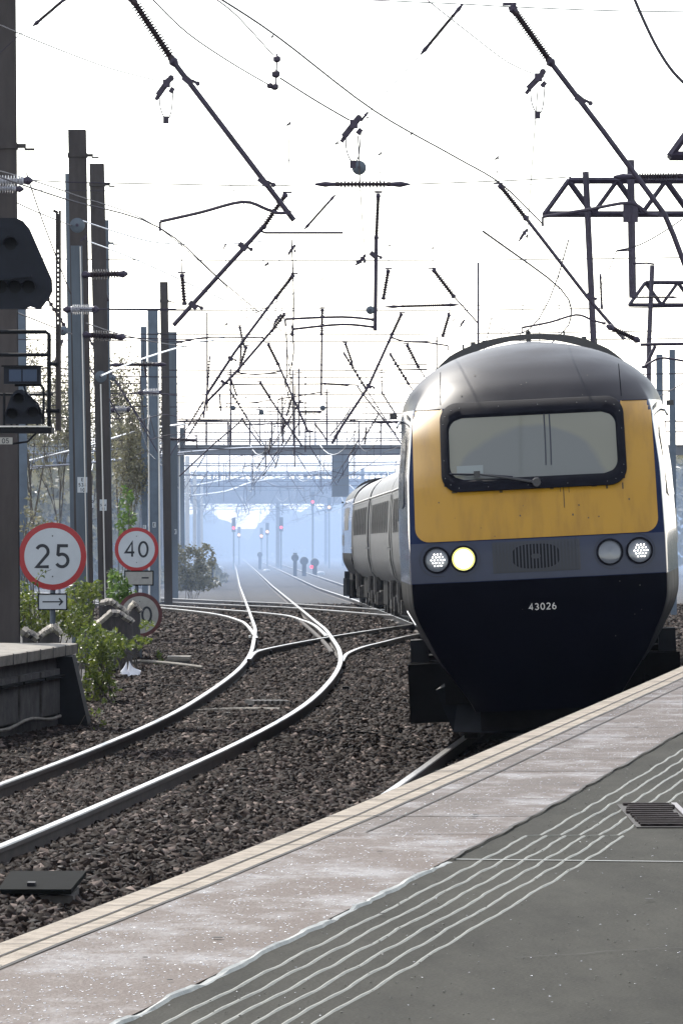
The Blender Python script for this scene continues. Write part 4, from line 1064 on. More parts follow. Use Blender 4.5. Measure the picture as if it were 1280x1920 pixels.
# ------------------------------------------------------------------ vegetation
def leaves(n, boxes, size, seed, squash=.7):
    """leaf-sized quads through ellipsoids ((cx,cy,cz),(rx,ry,rz)), denser in clumps"""
    rg = np.random.default_rng(seed); vs = []
    w = np.array([b[1][0] * b[1][2] for b in boxes]); w = w / w.sum()
    idx = rg.choice(len(boxes), n, p=w); C = np.array([b[0] for b in boxes])[idx]; R = np.array([b[1] for b in boxes])[idx]
    cl = rg.normal(0, 1, (max(6, n // 28), 3)); cl /= np.maximum(1, np.linalg.norm(cl, axis=1))[:, None]
    p = cl[rg.integers(0, len(cl), n)] * .92 + rg.normal(0, .13, (n, 3)); c = C + p * R
    s = size * rg.uniform(.5, 1.3, n); a = rg.normal(0, 1, (n, 3)); a /= np.linalg.norm(a, axis=1)[:, None]
    b = np.cross(a, rg.normal(0, 1, (n, 3))); b /= np.linalg.norm(b, axis=1)[:, None]
    a *= s[:, None]; b *= (s * squash * .6)[:, None]
    V = np.stack([c - a, c + b * .9, c + a, c - b * .9], 1).reshape(-1, 3); Q = np.arange(4 * n).reshape(-1, 4)
    return V, Q
def shrub(name, label, cat, base, boxes, n, size, m, seed, stems=7, group=None, stem_r=.012):
    t = thing(name, label, cat, base, group); L = np.array(base)
    V, Q = leaves(n, boxes, size, seed); np_mesh('foliage', V - L, Q, m, t)
    rg = random.Random(seed); mb = MB()
    for i in range(stems):
        bx = rg.choice(boxes); e = Vector([bx[0][k] + rg.uniform(-.8, .8) * bx[1][k] for k in range(3)]); b0 = Vector((base[0] + rg.uniform(-.3, .3), base[1] + rg.uniform(-.3, .3), base[2]))
        mid = b0.lerp(e, .5) + Vector((rg.uniform(-.15, .15), rg.uniform(-.1, .1), .1)); mb.tube([b0, mid, e], [stem_r, stem_r * .8, stem_r * .4], 5)
    mb.build('stems', M['bark'], t); return t
def pb(px, py, rx, ry, Y, d=.6):
    c = P(px, py, Y); return ((c.x, c.y, c.z), (S(rx, Y), d, S(ry, Y)))
def sh(label, bl, Y, n, size, m, seed, stems=7, cat='bush', name='bush', group=None):
    boxes = [pb(*b, Y + (i % 3 - 1) * .25) for i, b in enumerate(bl)]; cx = sum(b[0][0] for b in boxes) / len(boxes)
    return shrub(name, label, cat, (cx, Y, gz(cx, Y) - .05), boxes, n, size, m, seed, stems, group)
sh('sprawling green bramble under the 25 sign', [(60, 1150, 55, 38), (105, 1165, 45, 30), (30, 1130, 28, 45), (140, 1160, 25, 34), (10, 1165, 25, 38)], 87.6, 3300, .042, M['leaf'], 1, 14)
sh('bramble spilling down beside the end of the opposite platform', [(170, 1210, 28, 40), (190, 1250, 26, 48), (172, 1290, 18, 40), (205, 1210, 30, 28)], 82, 2300, .040, M['leaf'], 2, 10)
sh('green bush between the brown masts and the low wall', [(150, 1120, 26, 30), (180, 1108, 12, 18), (155, 1165, 22, 22)], 97, 1400, .045, M['leaf'], 3, 8)
sh('pale green bush beside the 40 sign post', [(222, 1108, 20, 30), (235, 1135, 26, 26), (212, 1085, 10, 16)], 118, 1000, .06, M['leafgreen'], 4, 7)
sh('ivy patch growing over the low wall by the 90 sign', [(228, 1212, 22, 16), (205, 1225, 26, 24), (276, 1172, 16, 8), (185, 1195, 20, 18), (262, 1205, 20, 12)], 99.4, 1100, .045, M['leaf'], 5, 7)
sh('bushy scrub at the foot of the distant mast group', [(355, 1062, 26, 36), (385, 1048, 18, 26), (340, 1085, 16, 22), (372, 1085, 22, 24), (335, 1040, 8, 20), (352, 1092, 30, 16), (388, 1094, 22, 12), (335, 1098, 14, 10)], 235, 3800, .075, M['leafdim'], 6, 8)
sh('thin leafy sprays standing above the 25 sign', [(66, 955, 26, 36), (48, 985, 14, 40), (90, 985, 30, 26)], 100, 420, .035, M['leafdim'], 7, 10)
sh('fresh green sapling between the second brown mast and the distant masts', [(236, 945, 13, 34), (228, 985, 12, 26), (246, 980, 10, 22)], 190, 420, .085, M['leafgreen'], 8, 5)
# a bramble spray hanging in front of the 25 sign
t = thing('bramble_spray', 'bramble spray crossing the lower left of the 25 sign', 'plant', tuple(P(70, 1110, 85.4)))
MB().tube([P(66, 1100, 85.5), P(72, 1086, 85.4), P(80, 1074, 85.4), P(96, 1068, 85.4)], [.006, .005, .004, .003], 5).build('stem', M['bark'], t)
V, Q = leaves(46, [pb(80, 1076, 9, 8, 85.35, .05), pb(70, 1092, 8, 10, 85.35, .05)], .028, 21); np_mesh('foliage', V - np.array(t.location), Q, M['leaf'], t)
# low weeds on the cess
for i, (px, py, n, s_) in enumerate(((185, 1318, 60, .03), (215, 1262, 120, .035), (205, 1290, 80, .03), (300, 1196, 120, .05), (188, 1345, 40, .022))):
    Y = F * 2.66 / (py + 12 - H0); c = P(px, py, Y)
    shrub('weed', ['weed clump in the ballast at the foot of the black platform end', 'weed clump beside the white plastic bag', 'weed clump among stones below the white bag', 'weed clump in the ballast to the right of the 90 sign', 'lowest weed clump by the opposite platform end'][i], 'weed', (c.x, Y, gz(c.x, Y)),
          [((c.x, Y, gz(c.x, Y) + .10), (S(14, Y), .3, .13))], n, s_, M['leaf'], 40 + i, 4, 'weeds in the ballast', .004)

def bare_tree(label, px, Y, ytop, spread, seed, nleaf, m, group):
    rg = random.Random(seed); x = (px - 640) * Y / F; g = gz(x, Y) - .1; H = EYE - (ytop - H0) * Y / F - g
    t = thing('tree', label, 'tree', (x, Y, g), group); mb = MB(); tips = []
    def grow(p, d, L, r, lev):
        q = p + d * L; mid = p.lerp(q, .5) + Vector((rg.uniform(-1, 1), rg.uniform(-1, 1), 0)) * L * .06
        mb.tube([p, mid, q], [r, r * .85, r * .68], 6 if lev < 2 else 4)
        if lev >= 6: tips.append(q); return
        if lev >= 3: tips.append(mid)
        for k in range(rg.choice((2, 3, 3)) if lev else 4):
            a = Vector((rg.uniform(-1, 1), rg.uniform(-1, 1), rg.uniform(-.15, .5))); nd = (d * 1.0 + a * (.62 if lev else .5)).normalized(); nd.z = max(nd.z, .05)
            grow(q if k else p.lerp(q, .75), nd.normalized(), L * rg.uniform(.6, .85), max(r * .58, .010), lev + 1)
    grow(Vector((x, Y, g)), Vector((0, 0, 1)), H * .30, H * .016, 0)
    zt = max(v[2] for v in mb.v); k = H / (zt - g); xs = [v[0] for v in mb.v]; kx = spread * Y / F / max(max(xs) - x, x - min(xs))
    f = lambda v: (x + (v[0] - x) * kx, Y + (v[1] - Y) * kx, g + (v[2] - g) * k)
    mb.v = [f(v) for v in mb.v]; mb.build('trunk', M['bark'], t)
    T = np.array([f(v) for v in tips]); r2 = np.random.default_rng(seed); c = T[r2.integers(0, len(T), nleaf)] + r2.normal(0, .22, (nleaf, 3))
    s = .045 * r2.uniform(.6, 1.5, nleaf); a = r2.normal(0, 1, (nleaf, 3)); a /= np.linalg.norm(a, axis=1)[:, None]; b = np.cross(a, r2.normal(0, 1, (nleaf, 3))); b /= np.linalg.norm(b, axis=1)[:, None]
    a *= s[:, None]; b *= (s * .7)[:, None]
    V = np.stack([c - a, c + b, c + a, c - b], 1).reshape(-1, 3) - np.array(t.location); np_mesh('crown', V, np.arange(4 * nleaf).reshape(-1, 4), m, t)
TL = ['bare budding tree behind the signal cage', 'tall bare tree between the signal cage and the thick brown mast', 'budding tree between the second brown mast and the blue masts', 'leafier tree low between the brown and blue masts', 'broad budding tree behind the blue mast group', 'bare tree rising behind the thick brown masts']
for i, a in enumerate([(62, 232, 640, 62, 3, 3200), (112, 250, 655, 60, 8, 3200), (222, 240, 650, 48, 5, 3000), (240, 215, 745, 42, 13, 3000), (262, 300, 700, 60, 17, 3000), (165, 270, 628, 66, 23, 2600)]):
    bare_tree(TL[i], *a, M['leafdim'], 'bare trees behind the masts')

# ------------------------------------------------------------------ lineside oddments
def on_ground(px, py):
    Y = 60.0
    for _ in range(50):
        x = (px - 640) * Y / F; Y = .5 * Y + .5 * F * (EYE - gz(x, Y)) / (py - H0)
    return ((px - 640) * Y / F, Y, gz((px - 640) * Y / F, Y))
# white bag
b = (-3.18, 97.0, gz(-3.18, 97.0)); rg = np.random.default_rng(5); mb = MB(); rows = []
for i, (h, r) in enumerate(((0, .15), (.04, .17), (.10, .14), (.15, .09), (.19, .05), (.235, .02))):
    rows.append([(b[0] - .05 + r * (1 + rg.normal(0, .16)) * math.cos(a) + .18 * (.2 - h), b[1] + r * .8 * math.sin(a), b[2] + h * (.75 + .35 * math.sin(a * 2 + 1)) + rg.normal(0, .008)) for a in np.linspace(0, 6.283, 15)[:-1]])
mb.grid(rows, closed=True); mb.add(rows[-1], [tuple(range(14))])
o = mb.build('plastic_bag', M['bag'], None); tag(o, 'crumpled white plastic bag lying by the ivy', 'bag')
# concrete trough lid
b = on_ground(335, 1252); t = thing('cable_trough', 'short concrete cable trough with pale lid in the cess', 'cable trough', b)
MB().bbox(b[0] - .17, b[0] + .17, b[1], b[1] + .7, b[2] - .05, b[2] + .11).build('trough_body', M['concd'], t)
MB().bbox(b[0] - .19, b[0] + .19, b[1] - .02, b[1] + .72, b[2] + .13, b[2] + .18).bbox(b[0] - .185, b[0] + .185, b[1] - .01, b[1] + .70, b[2] + .111, b[2] + .124).build('lid', M['conc'], t)
# cables and conduits in the ballast
def conduit(label, pl, r, m='conc', name='conduit', lift=.05):
    pts = []
    for a, b_ in pl: q = on_ground(a, b_); pts.append((q[0], q[1], q[2] + lift))
    o = MB().tube(densify(pts, 5), r, 7).build(name, M[m], None, smooth=True); return tag(o, label, 'conduit')
conduit('pale curved conduit lying beside the white bag', [(195, 1268), (225, 1256), (262, 1250), (320, 1254), (380, 1262)], .022, lift=.09)
conduit('thin dark cable arcing across the cess below the trough', [(215, 1298), (260, 1294), (320, 1293), (380, 1298)], .014, 'under')
conduit('thin cable crossing the stones under the empty track', [(350, 1342), (420, 1338), (470, 1337), (525, 1338)], .016, 'conc')
conduit('thin black cable looping on the ballast near the cab', [(590, 1405), (640, 1385), (700, 1385), (760, 1398)], .012, 'under')
# point rods and motor by the turnout
for lab, px0, px1, py in (('dark timber point bearer beside the turnout toe', 470, 640, 1256), ('long dark point rod in front of the turnout toe', 465, 620, 1246), ('dark timber bearer under the empty track', 430, 545, 1302), ('pale worn timber bearer below the turnout', 415, 540, 1344), ('timber bearer crossing just behind the turnout toe', 480, 600, 1222), ('timber bearer nearest below the turnout toe', 450, 615, 1274), ('short timber stub right of the empty track', 655, 720, 1262)):
    a, b = on_ground(px0, py), on_ground(px1, py); o = MB().bbox(a[0], b[0], a[1], a[1] + .26, a[2] - .05, a[2] + .045).build('timber_bearer', M['sleeper'], None); tag(o, lab, 'timber')
a, b = on_ground(478, 1234), on_ground(512, 1240)
t = thing('point_motor', 'low black point machine box between the turnout rails', 'point machine', a)
MB().bbox(a[0], a[0] + .30, a[1], a[1] + .5, a[2], a[2] + .13).build('case', M['black'], t); MB().bbox(a[0] + .02, a[0] + .28, a[1] - .015, a[1] + .1, a[2] + .131, a[2] + .15).build('lid', M['chrome'], t)
a = on_ground(465, 1331); b = on_ground(535, 1331)
t = thing('ribbed_plate', 'black ribbed foot plate between the rails of the empty track', 'foot plate', a)
MB().bbox(a[0], b[0], a[1], a[1] + .5, a[2], a[2] + .06).build('plate', M['black'], t)
for i in range(7):
    x = a[0] + (i + .5) * (b[0] - a[0]) / 7; MB().box((x, a[1] + .2, a[2] + .085), (.035, .5, .045), 0, Matrix.Rotation(.25, 3, 'Z')).build('rib', M['bogie'], t)
for lab, px, py, w, h in (('small black box beside the right rail of the empty track', 648, 1300, 16, 12), ('small bright lever stand inside the left rail', 468, 1206, 5, 14), ('low dark plate among the stones left of the empty track', 390, 1168, 55, 4), ('dark square fitting beside the far left turnout', 470, 1168, 45, 8)):
    a = on_ground(px, py); t = thing('lineside_fitting', lab, 'rail fitting', a); ww, hh = S(w, a[1]), S(h, a[1])
    MB().bbox(a[0] - ww / 2, a[0] + ww / 2, a[1], a[1] + .3, a[2], a[2] + hh * .7).build('case', M['bogie'], t); MB().bbox(a[0] - ww / 2 * .8, a[0] + ww / 2 * .8, a[1] + .02, a[1] + .28, a[2] + hh * .701, a[2] + hh).build('cap', M['pipe'] if w < 10 else M['under'], t)
# black box near the platform edge
q = on_ground(72, 1700); t = thing('equipment_box', 'flat black lidded box on the ballast beside the near platform edge', 'equipment box', q)
sp = S(1, q[1]); X0, X1 = q[0] - 76 * sp, q[0] + 76 * sp; z = q[2]
MB().bbox(X0 + .05, X1 - .04, q[1] + .06, q[1] + 1.0, z - .05, z + .06).build('case', M['bogie'], t)
MB().add([(X0, q[1], z + .075), (X1 - .05, q[1], z + .075), (X1, q[1] + 1.15, z + .12), (X0 + .02, q[1] + 1.15, z + .12), (X0, q[1], z + .105), (X1 - .05, q[1], z + .105), (X1, q[1] + 1.15, z + .15), (X0 + .02, q[1] + 1.15, z + .15)],
         [(0, 3, 2, 1), (4, 5, 6, 7), (0, 1, 5, 4), (1, 2, 6, 5), (2, 3, 7, 6), (3, 0, 4, 7)]).build('lid', mat('dark_plastic_lid', (.006, .0065, .006), .85, 0, .3, 9, spec=.03), t)
MB().bbox(q[0] - .08, q[0] - .03, q[1] + .18, q[1] + .3, z + .108, z + .135).build('lid_catch', M['black'], t)

# ------------------------------------------------------------------ overhead line equipment
YS = {1: 57.0, 2: 86.0, 3: 115.0, 4: 150.0, 5: 200.0, 6: 250.0}
def arm_set(label, Y, ins=None, tube=None, arms=(), clamps=(), k=1.0, sheds=12, rins=None, rt=None, name='support_arm', cat='overhead arm', extra=None, hang=None):
    """ins: (top,bottom) pixel pair; tube: pixel polyline; arms: list of polylines with a drop clip at their free end"""
    s0 = S(1, Y); first = (ins[0] if ins else tube[0]); t = thing(name, label, cat, tuple(P(*first, Y)))
    rins = (rins or 8.5 * 57 / Y) * s0 * 1.4; rt = (rt or 4.6 * 57 / Y) * s0 * 1.12
    if ins:
        a, b = P(*ins[0], Y), P(*ins[1], Y); d = (b - a)
        MB().insul(a + d * .1, b - d * .06, rins, sheds).build('insulator', M['ins'], t, smooth=True)
        m = MB().lathe(a, a + d * .12, [(0, rins * .5), (.5, rins * .75), (1, rins * .5)], 8)
        MB().lathe(b - d * .09, b, [(0, rins * .55), (.4, rins * .8), (1, rins * .5)], 8).build('end_fitting', M['ole'], t)
        m.box(a - d.normalized() * rins * .3, (rins * 2.2, rins * .8, rins * .45)); m.build('end_fitting', M['ole'], t)
        if hang: MB().tube([P(*hang, Y), a], max(.005, .5 * s0), 5).build('hanger', M['ole'], t)
    if tube:
        MB().tube([P(*p, Y) for p in tube], rt, 9).build('strut', M['ole'], t, smooth=True)
    for ar in arms:
        pts = densify([P(*p, Y - .12) for p in ar], 4); m = MB().tube(pts, rt * .62, 7)
        e = P(*ar[-1], Y - .12); m.tube([e, e + Vector((0, 0, -rt * 2.6))], rt * .42, 6).box(e + Vector((0, 0, -rt * 3.0)), (rt * .9, rt, rt * .9)); m.box(P(*ar[0], Y - .12), (rt * 2, rt * 1.6, rt * 1.6))
        m.build('steady_arm', M['ole'], t, smooth=True)
    for c in clamps:
        q = P(*c, Y); m = MB().box(q, (rt * 4.2, rt * 2.6, rt * 2.4), 0, Matrix.Rotation(.7, 3, 'Y')).box(q + Vector((rt * 2.6, 0, -rt * .6)), (rt * 2.6, rt, rt), 0, Matrix.Rotation(.5, 3, 'Y')).lathe(q + Vector((rt * 3.6, -.02, -rt * 1.2)), q + Vector((rt * 3.6, .02, -rt * 1.2)), [(0, rt * .9), (1, rt * .9)], 8)
        m.build('clamp', M['ole'], t)
    return t
def wire(label, pts, r=1.0, Y=None, m='wire', group=None, smooth=True, ry=None):
    """pts: (px,py[,Y]) ; r in photo pixels at the first point's depth"""
    q = [P(p[0], p[1], p[2] if len(p) > 2 else Y) for p in pts]; Yr = pts[0][2] if len(pts[0]) > 2 else Y
    if smooth and len(q) > 2: q = densify(q, 5)
    rr = max(.0045, S(r * 1.35, Yr)) if ry is None else ry
    o = MB().tube(q, rr, 6).build('overhead_wire', M[m], None, smooth=True); return tag(o, label, 'wire', group)
def rod_insulator(label, a, b, Y, r=6, sheds=10, m='ins', spikes=False, name='strain_insulator'):
    A, B = P(*a, Y), P(*b, Y); t = thing(name, label, 'insulator', tuple(A)); s0 = S(1, Y) * 1.3; d = (B - A)
    MB().insul(A + d * .22, B - d * .2, r * s0, sheds).build('shed_stack', M[m], t, smooth=True)
    MB().lathe(A, A + d * .22, [(0, r * s0 * .25), (.5, r * s0 * .7), (.8, r * s0 * .5), (1, r * s0 * .5)], 8).build('end_fitting', M['ole'], t, smooth=True)
    MB().lathe(B - d * .2, B, [(0, r * s0 * .5), (.5, r * s0 * .75), (1, r * s0 * .2)], 8).build('end_fitting', M['ole'], t, smooth=True)
    return t
def hardware(label, px, py, Y, s, seed, loop=True, ang=-.9):
    """clamp cluster with a hanging jumper loop, about s pixels tall"""
    t = thing('wire_clamp', label, 'wire clamp', tuple(P(px, py, Y))); k = S(s, Y); rg = random.Random(seed); c = P(px, py, Y); R = Matrix.Rotation(-ang, 3, 'Y')
    m = MB().box(c, (k * .55, .05, k * .16), 0, R); m.box(c + Vector((k * .08, -.03, k * .1)), (k * .2, .06, k * .22)); m.box(c + Vector((-k * .12, .03, -k * .16)), (k * .42, .04, k * .1), 0, Matrix.Rotation(-ang * 1.15, 3, 'Y'))
    m.lathe(c + Vector((k * .2, -.03, k * .25)), c + Vector((k * .2, .03, k * .25)), [(0, k * .09), (1, k * .09)], 8).box(c + Vector((k * .22, 0, -k * .08)), (k * .16, .05, k * .12), 0, R); m.build('clamp_body', M['ole'], t)
    if loop:
        pts = [c + Vector((-k * .12, 0, -k * .1)), c + Vector((-k * .10, 0, -k * .55)), c + Vector((k * .06, 0, -k * .88)), c + Vector((k * .2, 0, -k * .7)), c + Vector((k * .26, 0, -k * .1))]
        MB().tube(densify(pts, 5), max(.004, k * .018), 5).box(c + Vector((k * .06, 0, -k * .9)), (k * .15, .04, k * .2)).build('jumper_loop', M['ole'], t)
    return t
def balance_disc(label, px, py, r, Y, rod=None):
    c = P(px, py, Y); k = S(r, Y); t = thing('balance_disc', label, 'disc weight', tuple(c))
    MB().lathe(c + Vector((0, -.05, 0)), c + Vector((0, .06, 0)), [(0, k * .3), (.15, k * .8), (.3, k), (.8, k), (1, k * .5)], 22).build('disc', M['steel'], t, smooth=True)
    MB().lathe(c + Vector((0, -.09, 0)), c + Vector((0, -.048, 0)), [(0, k * .22), (1, k * .22)], 10).build('hub', M['ole'], t)

Y1, Y2, Y3, Y4, Y5, Y6 = (YS[i] for i in range(1, 7))
# --- nearest supports
arm_set('long diagonal support arm from the top left with a bent steady arm', Y1, ((240, -14), (330, 122)), [(328, 119), (551, 413)], [[(541, 398), (522, 399), (500, 392), (455, 378), (375, 398), (300, 415)]], [(352, 150), (494, 340)], sheds=20)
arm_set('long diagonal support arm at top right ending at the lattice truss', Y1, ((957, 10), (1036, 122)), [(1034, 119), (1130, 245), (1245, 401), (1262, 440), (1292, 520)], [[(1240, 402), (1215, 400), (1180, 380), (1100, 393), (1017, 406)]], [(1088, 187)], sheds=20)
wire('thin cross wire along the very top right of the picture', [(640, -3), (865, 7), (957, 12), (1130, 19), (1310, 22)], .9, Y1)
rod_insulator('slender brown rod insulator slanting down at top centre', (868, 6), (788, 102), Y1, 4.5, 22)
wire('thin stay from the slanting rod insulator to the messy clamp', [(788, 102), (728, 168), (690, 212)], .7, Y1, 'wire', None, False)
rod_insulator('slender brown rod insulator slanting at the top left corner', (128, -8), (62, 48), Y1, 4.5, 16)
wire('thin stay from the top left rod insulator to the brown mast', [(62, 48), (40, 62), (0, 98), (-30, 118)], .7, Y1)
hardware('clamp with jumper loops hung from the left diagonal arm', 307, 163, Y1, 68, 1, True, .95)
hardware('clamp with jumper loop hung from the right diagonal arm', 1003, 152, Y1, 70, 2, True, .8)
hardware('messy cluster of clamps and loops near the top centre', 657, 240, Y1, 75, 3, True, .9)
hardware('small shackle above the messy clamp cluster', 683, 218, Y1, 26, 4, False, .9)
wire('thin wire sagging from the left edge to the left clamp', [(-20, 38, 40), (100, 88, 48), (205, 127, 54), (292, 150, 57)], .8)
wire('thin wire sagging from the top edge to the right clamp', [(795, -5, 47), (880, 62, 51), (950, 115, 54), (1000, 138, 57)], .8)
wire('purple grey wire from the top edge to the hanging weights, upper', [(400, -6, 48), (445, 30, 52), (513, 104, 57)], 1.1)
wire('purple grey wire from the top edge down to the lower weight', [(280, -8, 44), (350, 60, 48), (430, 115, 53), (503, 158, 57)], 1.2)
wire('thick wire continuing from the weights to the messy clamp cluster', [(524, 145, 57), (590, 187, 57), (655, 225, 57)], 1.3)
t = thing('span_weight', 'three dark weights hanging one above the other at top left of centre', 'weight', tuple(P(518, 105, Y1)))
MB().tube([P(519, 100, Y1), P(517, 168, Y1)], S(1.6, Y1), 6).build('rod', M['ole'], t)
for a, b, r in ((519, 110, 7), (517, 138, 8), (506, 160, 6), (515, 162, 7)):
    c = P(a, b, Y1); MB().lathe(c + Vector((0, 0, -S(r * .9, Y1))), c + Vector((0, 0, S(r * .9, Y1))), [(0, S(r * .5, Y1)), (.25, S(r, Y1)), (.75, S(r, Y1)), (1, S(r * .4, Y1))], 10).build('weight', M['ole'], t, smooth=True)
balance_disc('grey disc weight hanging on the wire at upper centre', 673, 314, 13.5, 70)
wire('wire hanging from the messy clamp through the grey disc', [(671, 255, 60), (673, 300, 66), (678, 400, 76), (685, 482, 86)], .9)
wire('thick dark cable curving out at the top right corner', [(1185, -12, 50), (1205, 35, 50), (1232, 90, 50), (1262, 135, 50), (1300, 172, 50)], 2.2)
wire('contact wire falling from the top edge to the right steady arm', [(402, -10, 40), (520, 68, 44), (700, 206, 49), (850, 292, 53), (940, 345, 55), (1017, 420, 57)], 1.5)
wire('contact wire running on from the left steady arm along the empty track', [(-40, 318, 49), (120, 372, 53), (300, 427, 57), (420, 530, 71), (530, 622, 86)], 1.2)
wire('vertical dropper line right of centre from the right clamp', [(1008, 165, 57), (995, 340, 68), (978, 600, 86)], .8)
wire('thin wire from the left clamp down past the steady arm', [(330, 178, 57), (365, 250, 62), (450, 372, 74), (490, 430, 86)], .7)
# --- second supports
wire('cross span wire over the tracks behind the ribbed bar, left half', [(40, 336), (130, 341), (330, 345), (490, 348), (560, 346)], .9, Y2)
wire('cross span wire over the tracks behind the ribbed bar, right half', [(765, 345), (880, 341), (1000, 336), (1070, 331)], .9, Y2)
wire('fainter second cross span wire just below the first', [(50, 356), (330, 358), (560, 356), (760, 358), (920, 350), (1060, 342)], .5, Y2)
rod_insulator('long horizontal ribbed insulator bar at the centre', (590, 345), (768, 345), Y2, 6, 13)
arm_set('brown diagonal arm leaning down to the left with a level tube', Y2, ((537, 362), (492, 428)), [(494, 424), (420, 505), (325, 610)], [], [(455, 462), (362, 572)], rt=3.9)
o = MB().tube([P(487, 432, Y2), P(497, 436, Y2), P(643, 436, Y2)], S(2.2, Y2), 7).build('registration_tube', M['ole'], None); tag(o, 'level dark registration tube at the foot of the brown arm', 'overhead arm')
rod_insulator('slim dark rod slanting above the level registration tube', (629, 364), (570, 430), Y2, 3.2, 18)
arm_set('upright drop tube with two curved arms to the left', Y2, ((709, 362), (705, 450)), [(705, 448), (703, 620)], [[(700, 599), (640, 594), (535, 598)], [(700, 613), (640, 608), (548, 617)]], [(700, 478)], rt=3.4, rins=4.6, sheds=22)
hardware('clamp on the side of the upright drop tube', 676, 488, Y2, 34, 6, False, .4); balance_disc('small grey disc beside the foot of the upright drop tube', 694, 581, 8, Y2)
wire('wire from the drop tube clamp down to the left', [(664, 492, 86), (610, 520, 88), (530, 560, 92), (430, 612, 100)], .6)
arm_set('diagonal arm running down to the right shoulder of the cab', Y2, ((935, 345), (988, 412)), [(986, 409), (1100, 556), (1148, 612), (1170, 636)], [[(1132, 606), (1110, 600), (1080, 590), (1030, 604), (978, 614)]], [(1104, 556)], rt=3.0, rins=5.6, sheds=14)
hardware('small clamp under the right diagonal arm', 980, 440, Y2, 34, 7, False, 1.0)
wire('faint cross wire at the level of the hanging insulators', [(150, 580), (345, 580), (520, 578), (695, 580)], .6, Y2); wire('faint cross wire from the small disc to the lattice mast', [(705, 580), (733, 575), (850, 572), (1100, 573)], .6, Y2)
arm_set('short ribbed insulator hanging left of the brown arm', Y2, ((341, 513), (346, 572)), rins=5, sheds=8, name='hanging_insulator', cat='insulator', hang=(340, 470))
rod_insulator('horizontal insulator right of the upright drop tube', (722, 575), (860, 571), Y2, 3.6, 18)
hardware('small clamp hanging under the level registration tube', 546, 468, Y2, 30, 8, False, 1.0); hardware('pair of tiny clips on the faint wire left of centre', 421, 462, Y2, 14, 9, False, 1.2); hardware('tiny clamp right of the brown arm', 500, 495, Y2, 16, 19, False, .3)
wire('jumper wires gathered under the level tube', [(550, 445, 86), (552, 500, 92), (520, 560, 98), (516, 600, 105)], .6); wire('second jumper wire sagging under the level tube', [(524, 460, 86), (524, 520, 92), (530, 570, 98), (522, 605, 105)], .5)
wire('dropper line between the tiny clips and the wire below', [(423, 470, 86), (424, 520, 90), (425, 560, 95)], .5); wire('dropper line left of the level tube', [(498, 452, 86), (490, 500, 86), (470, 502, 86)], .5)
# --- third supports
arm_set('insulated arm slanting down left from below the level tube', Y3, ((551, 514), (515, 560)), [(516, 558), (440, 660), (386, 742)], [], [(432, 672)], rt=2.4, rins=4.4)
arm_set('second slanting arm parallel to the insulated one', Y3, ((534, 588), (508, 622)), [(509, 620), (440, 700), (384, 757)], [[(492, 633), (440, 632), (380, 633), (330, 643)]], [(418, 716)], rt=2.2, rins=3.6, sheds=7)
arm_set('thin upright link joining the two slanting arms', Y3, ((393, 668), (390, 715)), [(390, 714), (386, 750), (381, 784)], rt=1.6, rins=1.8, sheds=6)
hardware('dark knot of clamps where the slanting arms meet', 520, 598, Y3, 30, 11, False, .9)
arm_set('short insulator hanging right of the upright tube', Y3, ((728, 505), (718, 562)), rins=4.4, sheds=9, name='hanging_insulator', cat='insulator', hang=(729, 455))
arm_set('slanted insulator with a thin tail above the cab', Y3, ((811, 504), (852, 558)), [(851, 556), (897, 607)], rt=1.3, rins=4.6, sheds=10, hang=(811, 462))
arm_set('long slanting arm leaning from upper right to the footbridge', Y3, ((753, 587), (734, 628)), [(735, 626), (690, 725), (640, 800), (622, 832)], [[(735, 633), (760, 640), (800, 642), (840, 648)]], [(692, 724)], rt=2.3, rins=3.8, sheds=9)
arm_set('slender insulator hanging beside the small clamp above the cab', Y3, ((842, 588), (829, 632)), rins=3.8, sheds=9, name='hanging_insulator', cat='insulator', hang=(844, 560))
arm_set('upright insulated tube at the centre of the wires', Y3, ((604, 578), (603, 628)), [(603, 626), (602, 742)], [[(601, 735), (560, 742), (521, 748)]], [], rt=1.8, rins=3.3, sheds=9, hang=(604, 550))
hardware('tiny clamp hanging just above the cab roof', 866, 606, Y3, 22, 12, False, 1.1)
# --- fourth and beyond
arm_set('slanting insulator and strut left of the central upright tube', Y4, ((502, 644), (522, 684)), [(521, 682), (577, 808)], [[(525, 696), (480, 702), (438, 697)]], [], rt=1.8, rins=3.6, sheds=9)
arm_set('small hanging insulator left of centre', Y4, ((452, 648), (450, 686)), rins=2.8, sheds=7, name='hanging_insulator', cat='insulator', hang=(452, 634))
arm_set('small tilted insulator above the far wires right of centre', Y4, ((647, 643), (660, 680)), [(660, 679), (663, 694)], rt=.8, rins=3, sheds=8, name='hanging_insulator', cat='insulator')
arm_set('tilted insulator left of the cab roof corner', Y4, ((762, 645), (785, 690)), [(784, 688), (796, 706)], rt=1, rins=3.6, sheds=8)
rod_insulator('short level insulator below the small tilted one', (603, 719), (655, 722), Y4, 3.0, 12)
wire('level wire through the short insulator', [(430, 722), (603, 719), (655, 722), (740, 724)], .6, Y4)
arm_set('tilted insulator above a thin strut left of centre', Y5, ((433, 712), (444, 742)), [(444, 741), (447, 752)], rins=2.2, sheds=7, rt=.8)
arm_set('slanting strut running down to the footbridge left of centre', Y5, ((487, 716), (506, 746)), [(505, 745), (566, 836)], [[(505, 750), (470, 755), (425, 756)]], [], rt=1.5, rins=3.2, sheds=8)
arm_set('slanting strut beside the cab corner', Y5, ((670, 724), (682, 742)), [(681, 740), (742, 815)], rt=1.3, rins=1.8, sheds=6)
arm_set('short slanting strut touching the cab corner', Y5, ((715, 735), (724, 749)), [(723, 748), (745, 782)], rt=1.3, rins=2, sheds=6)
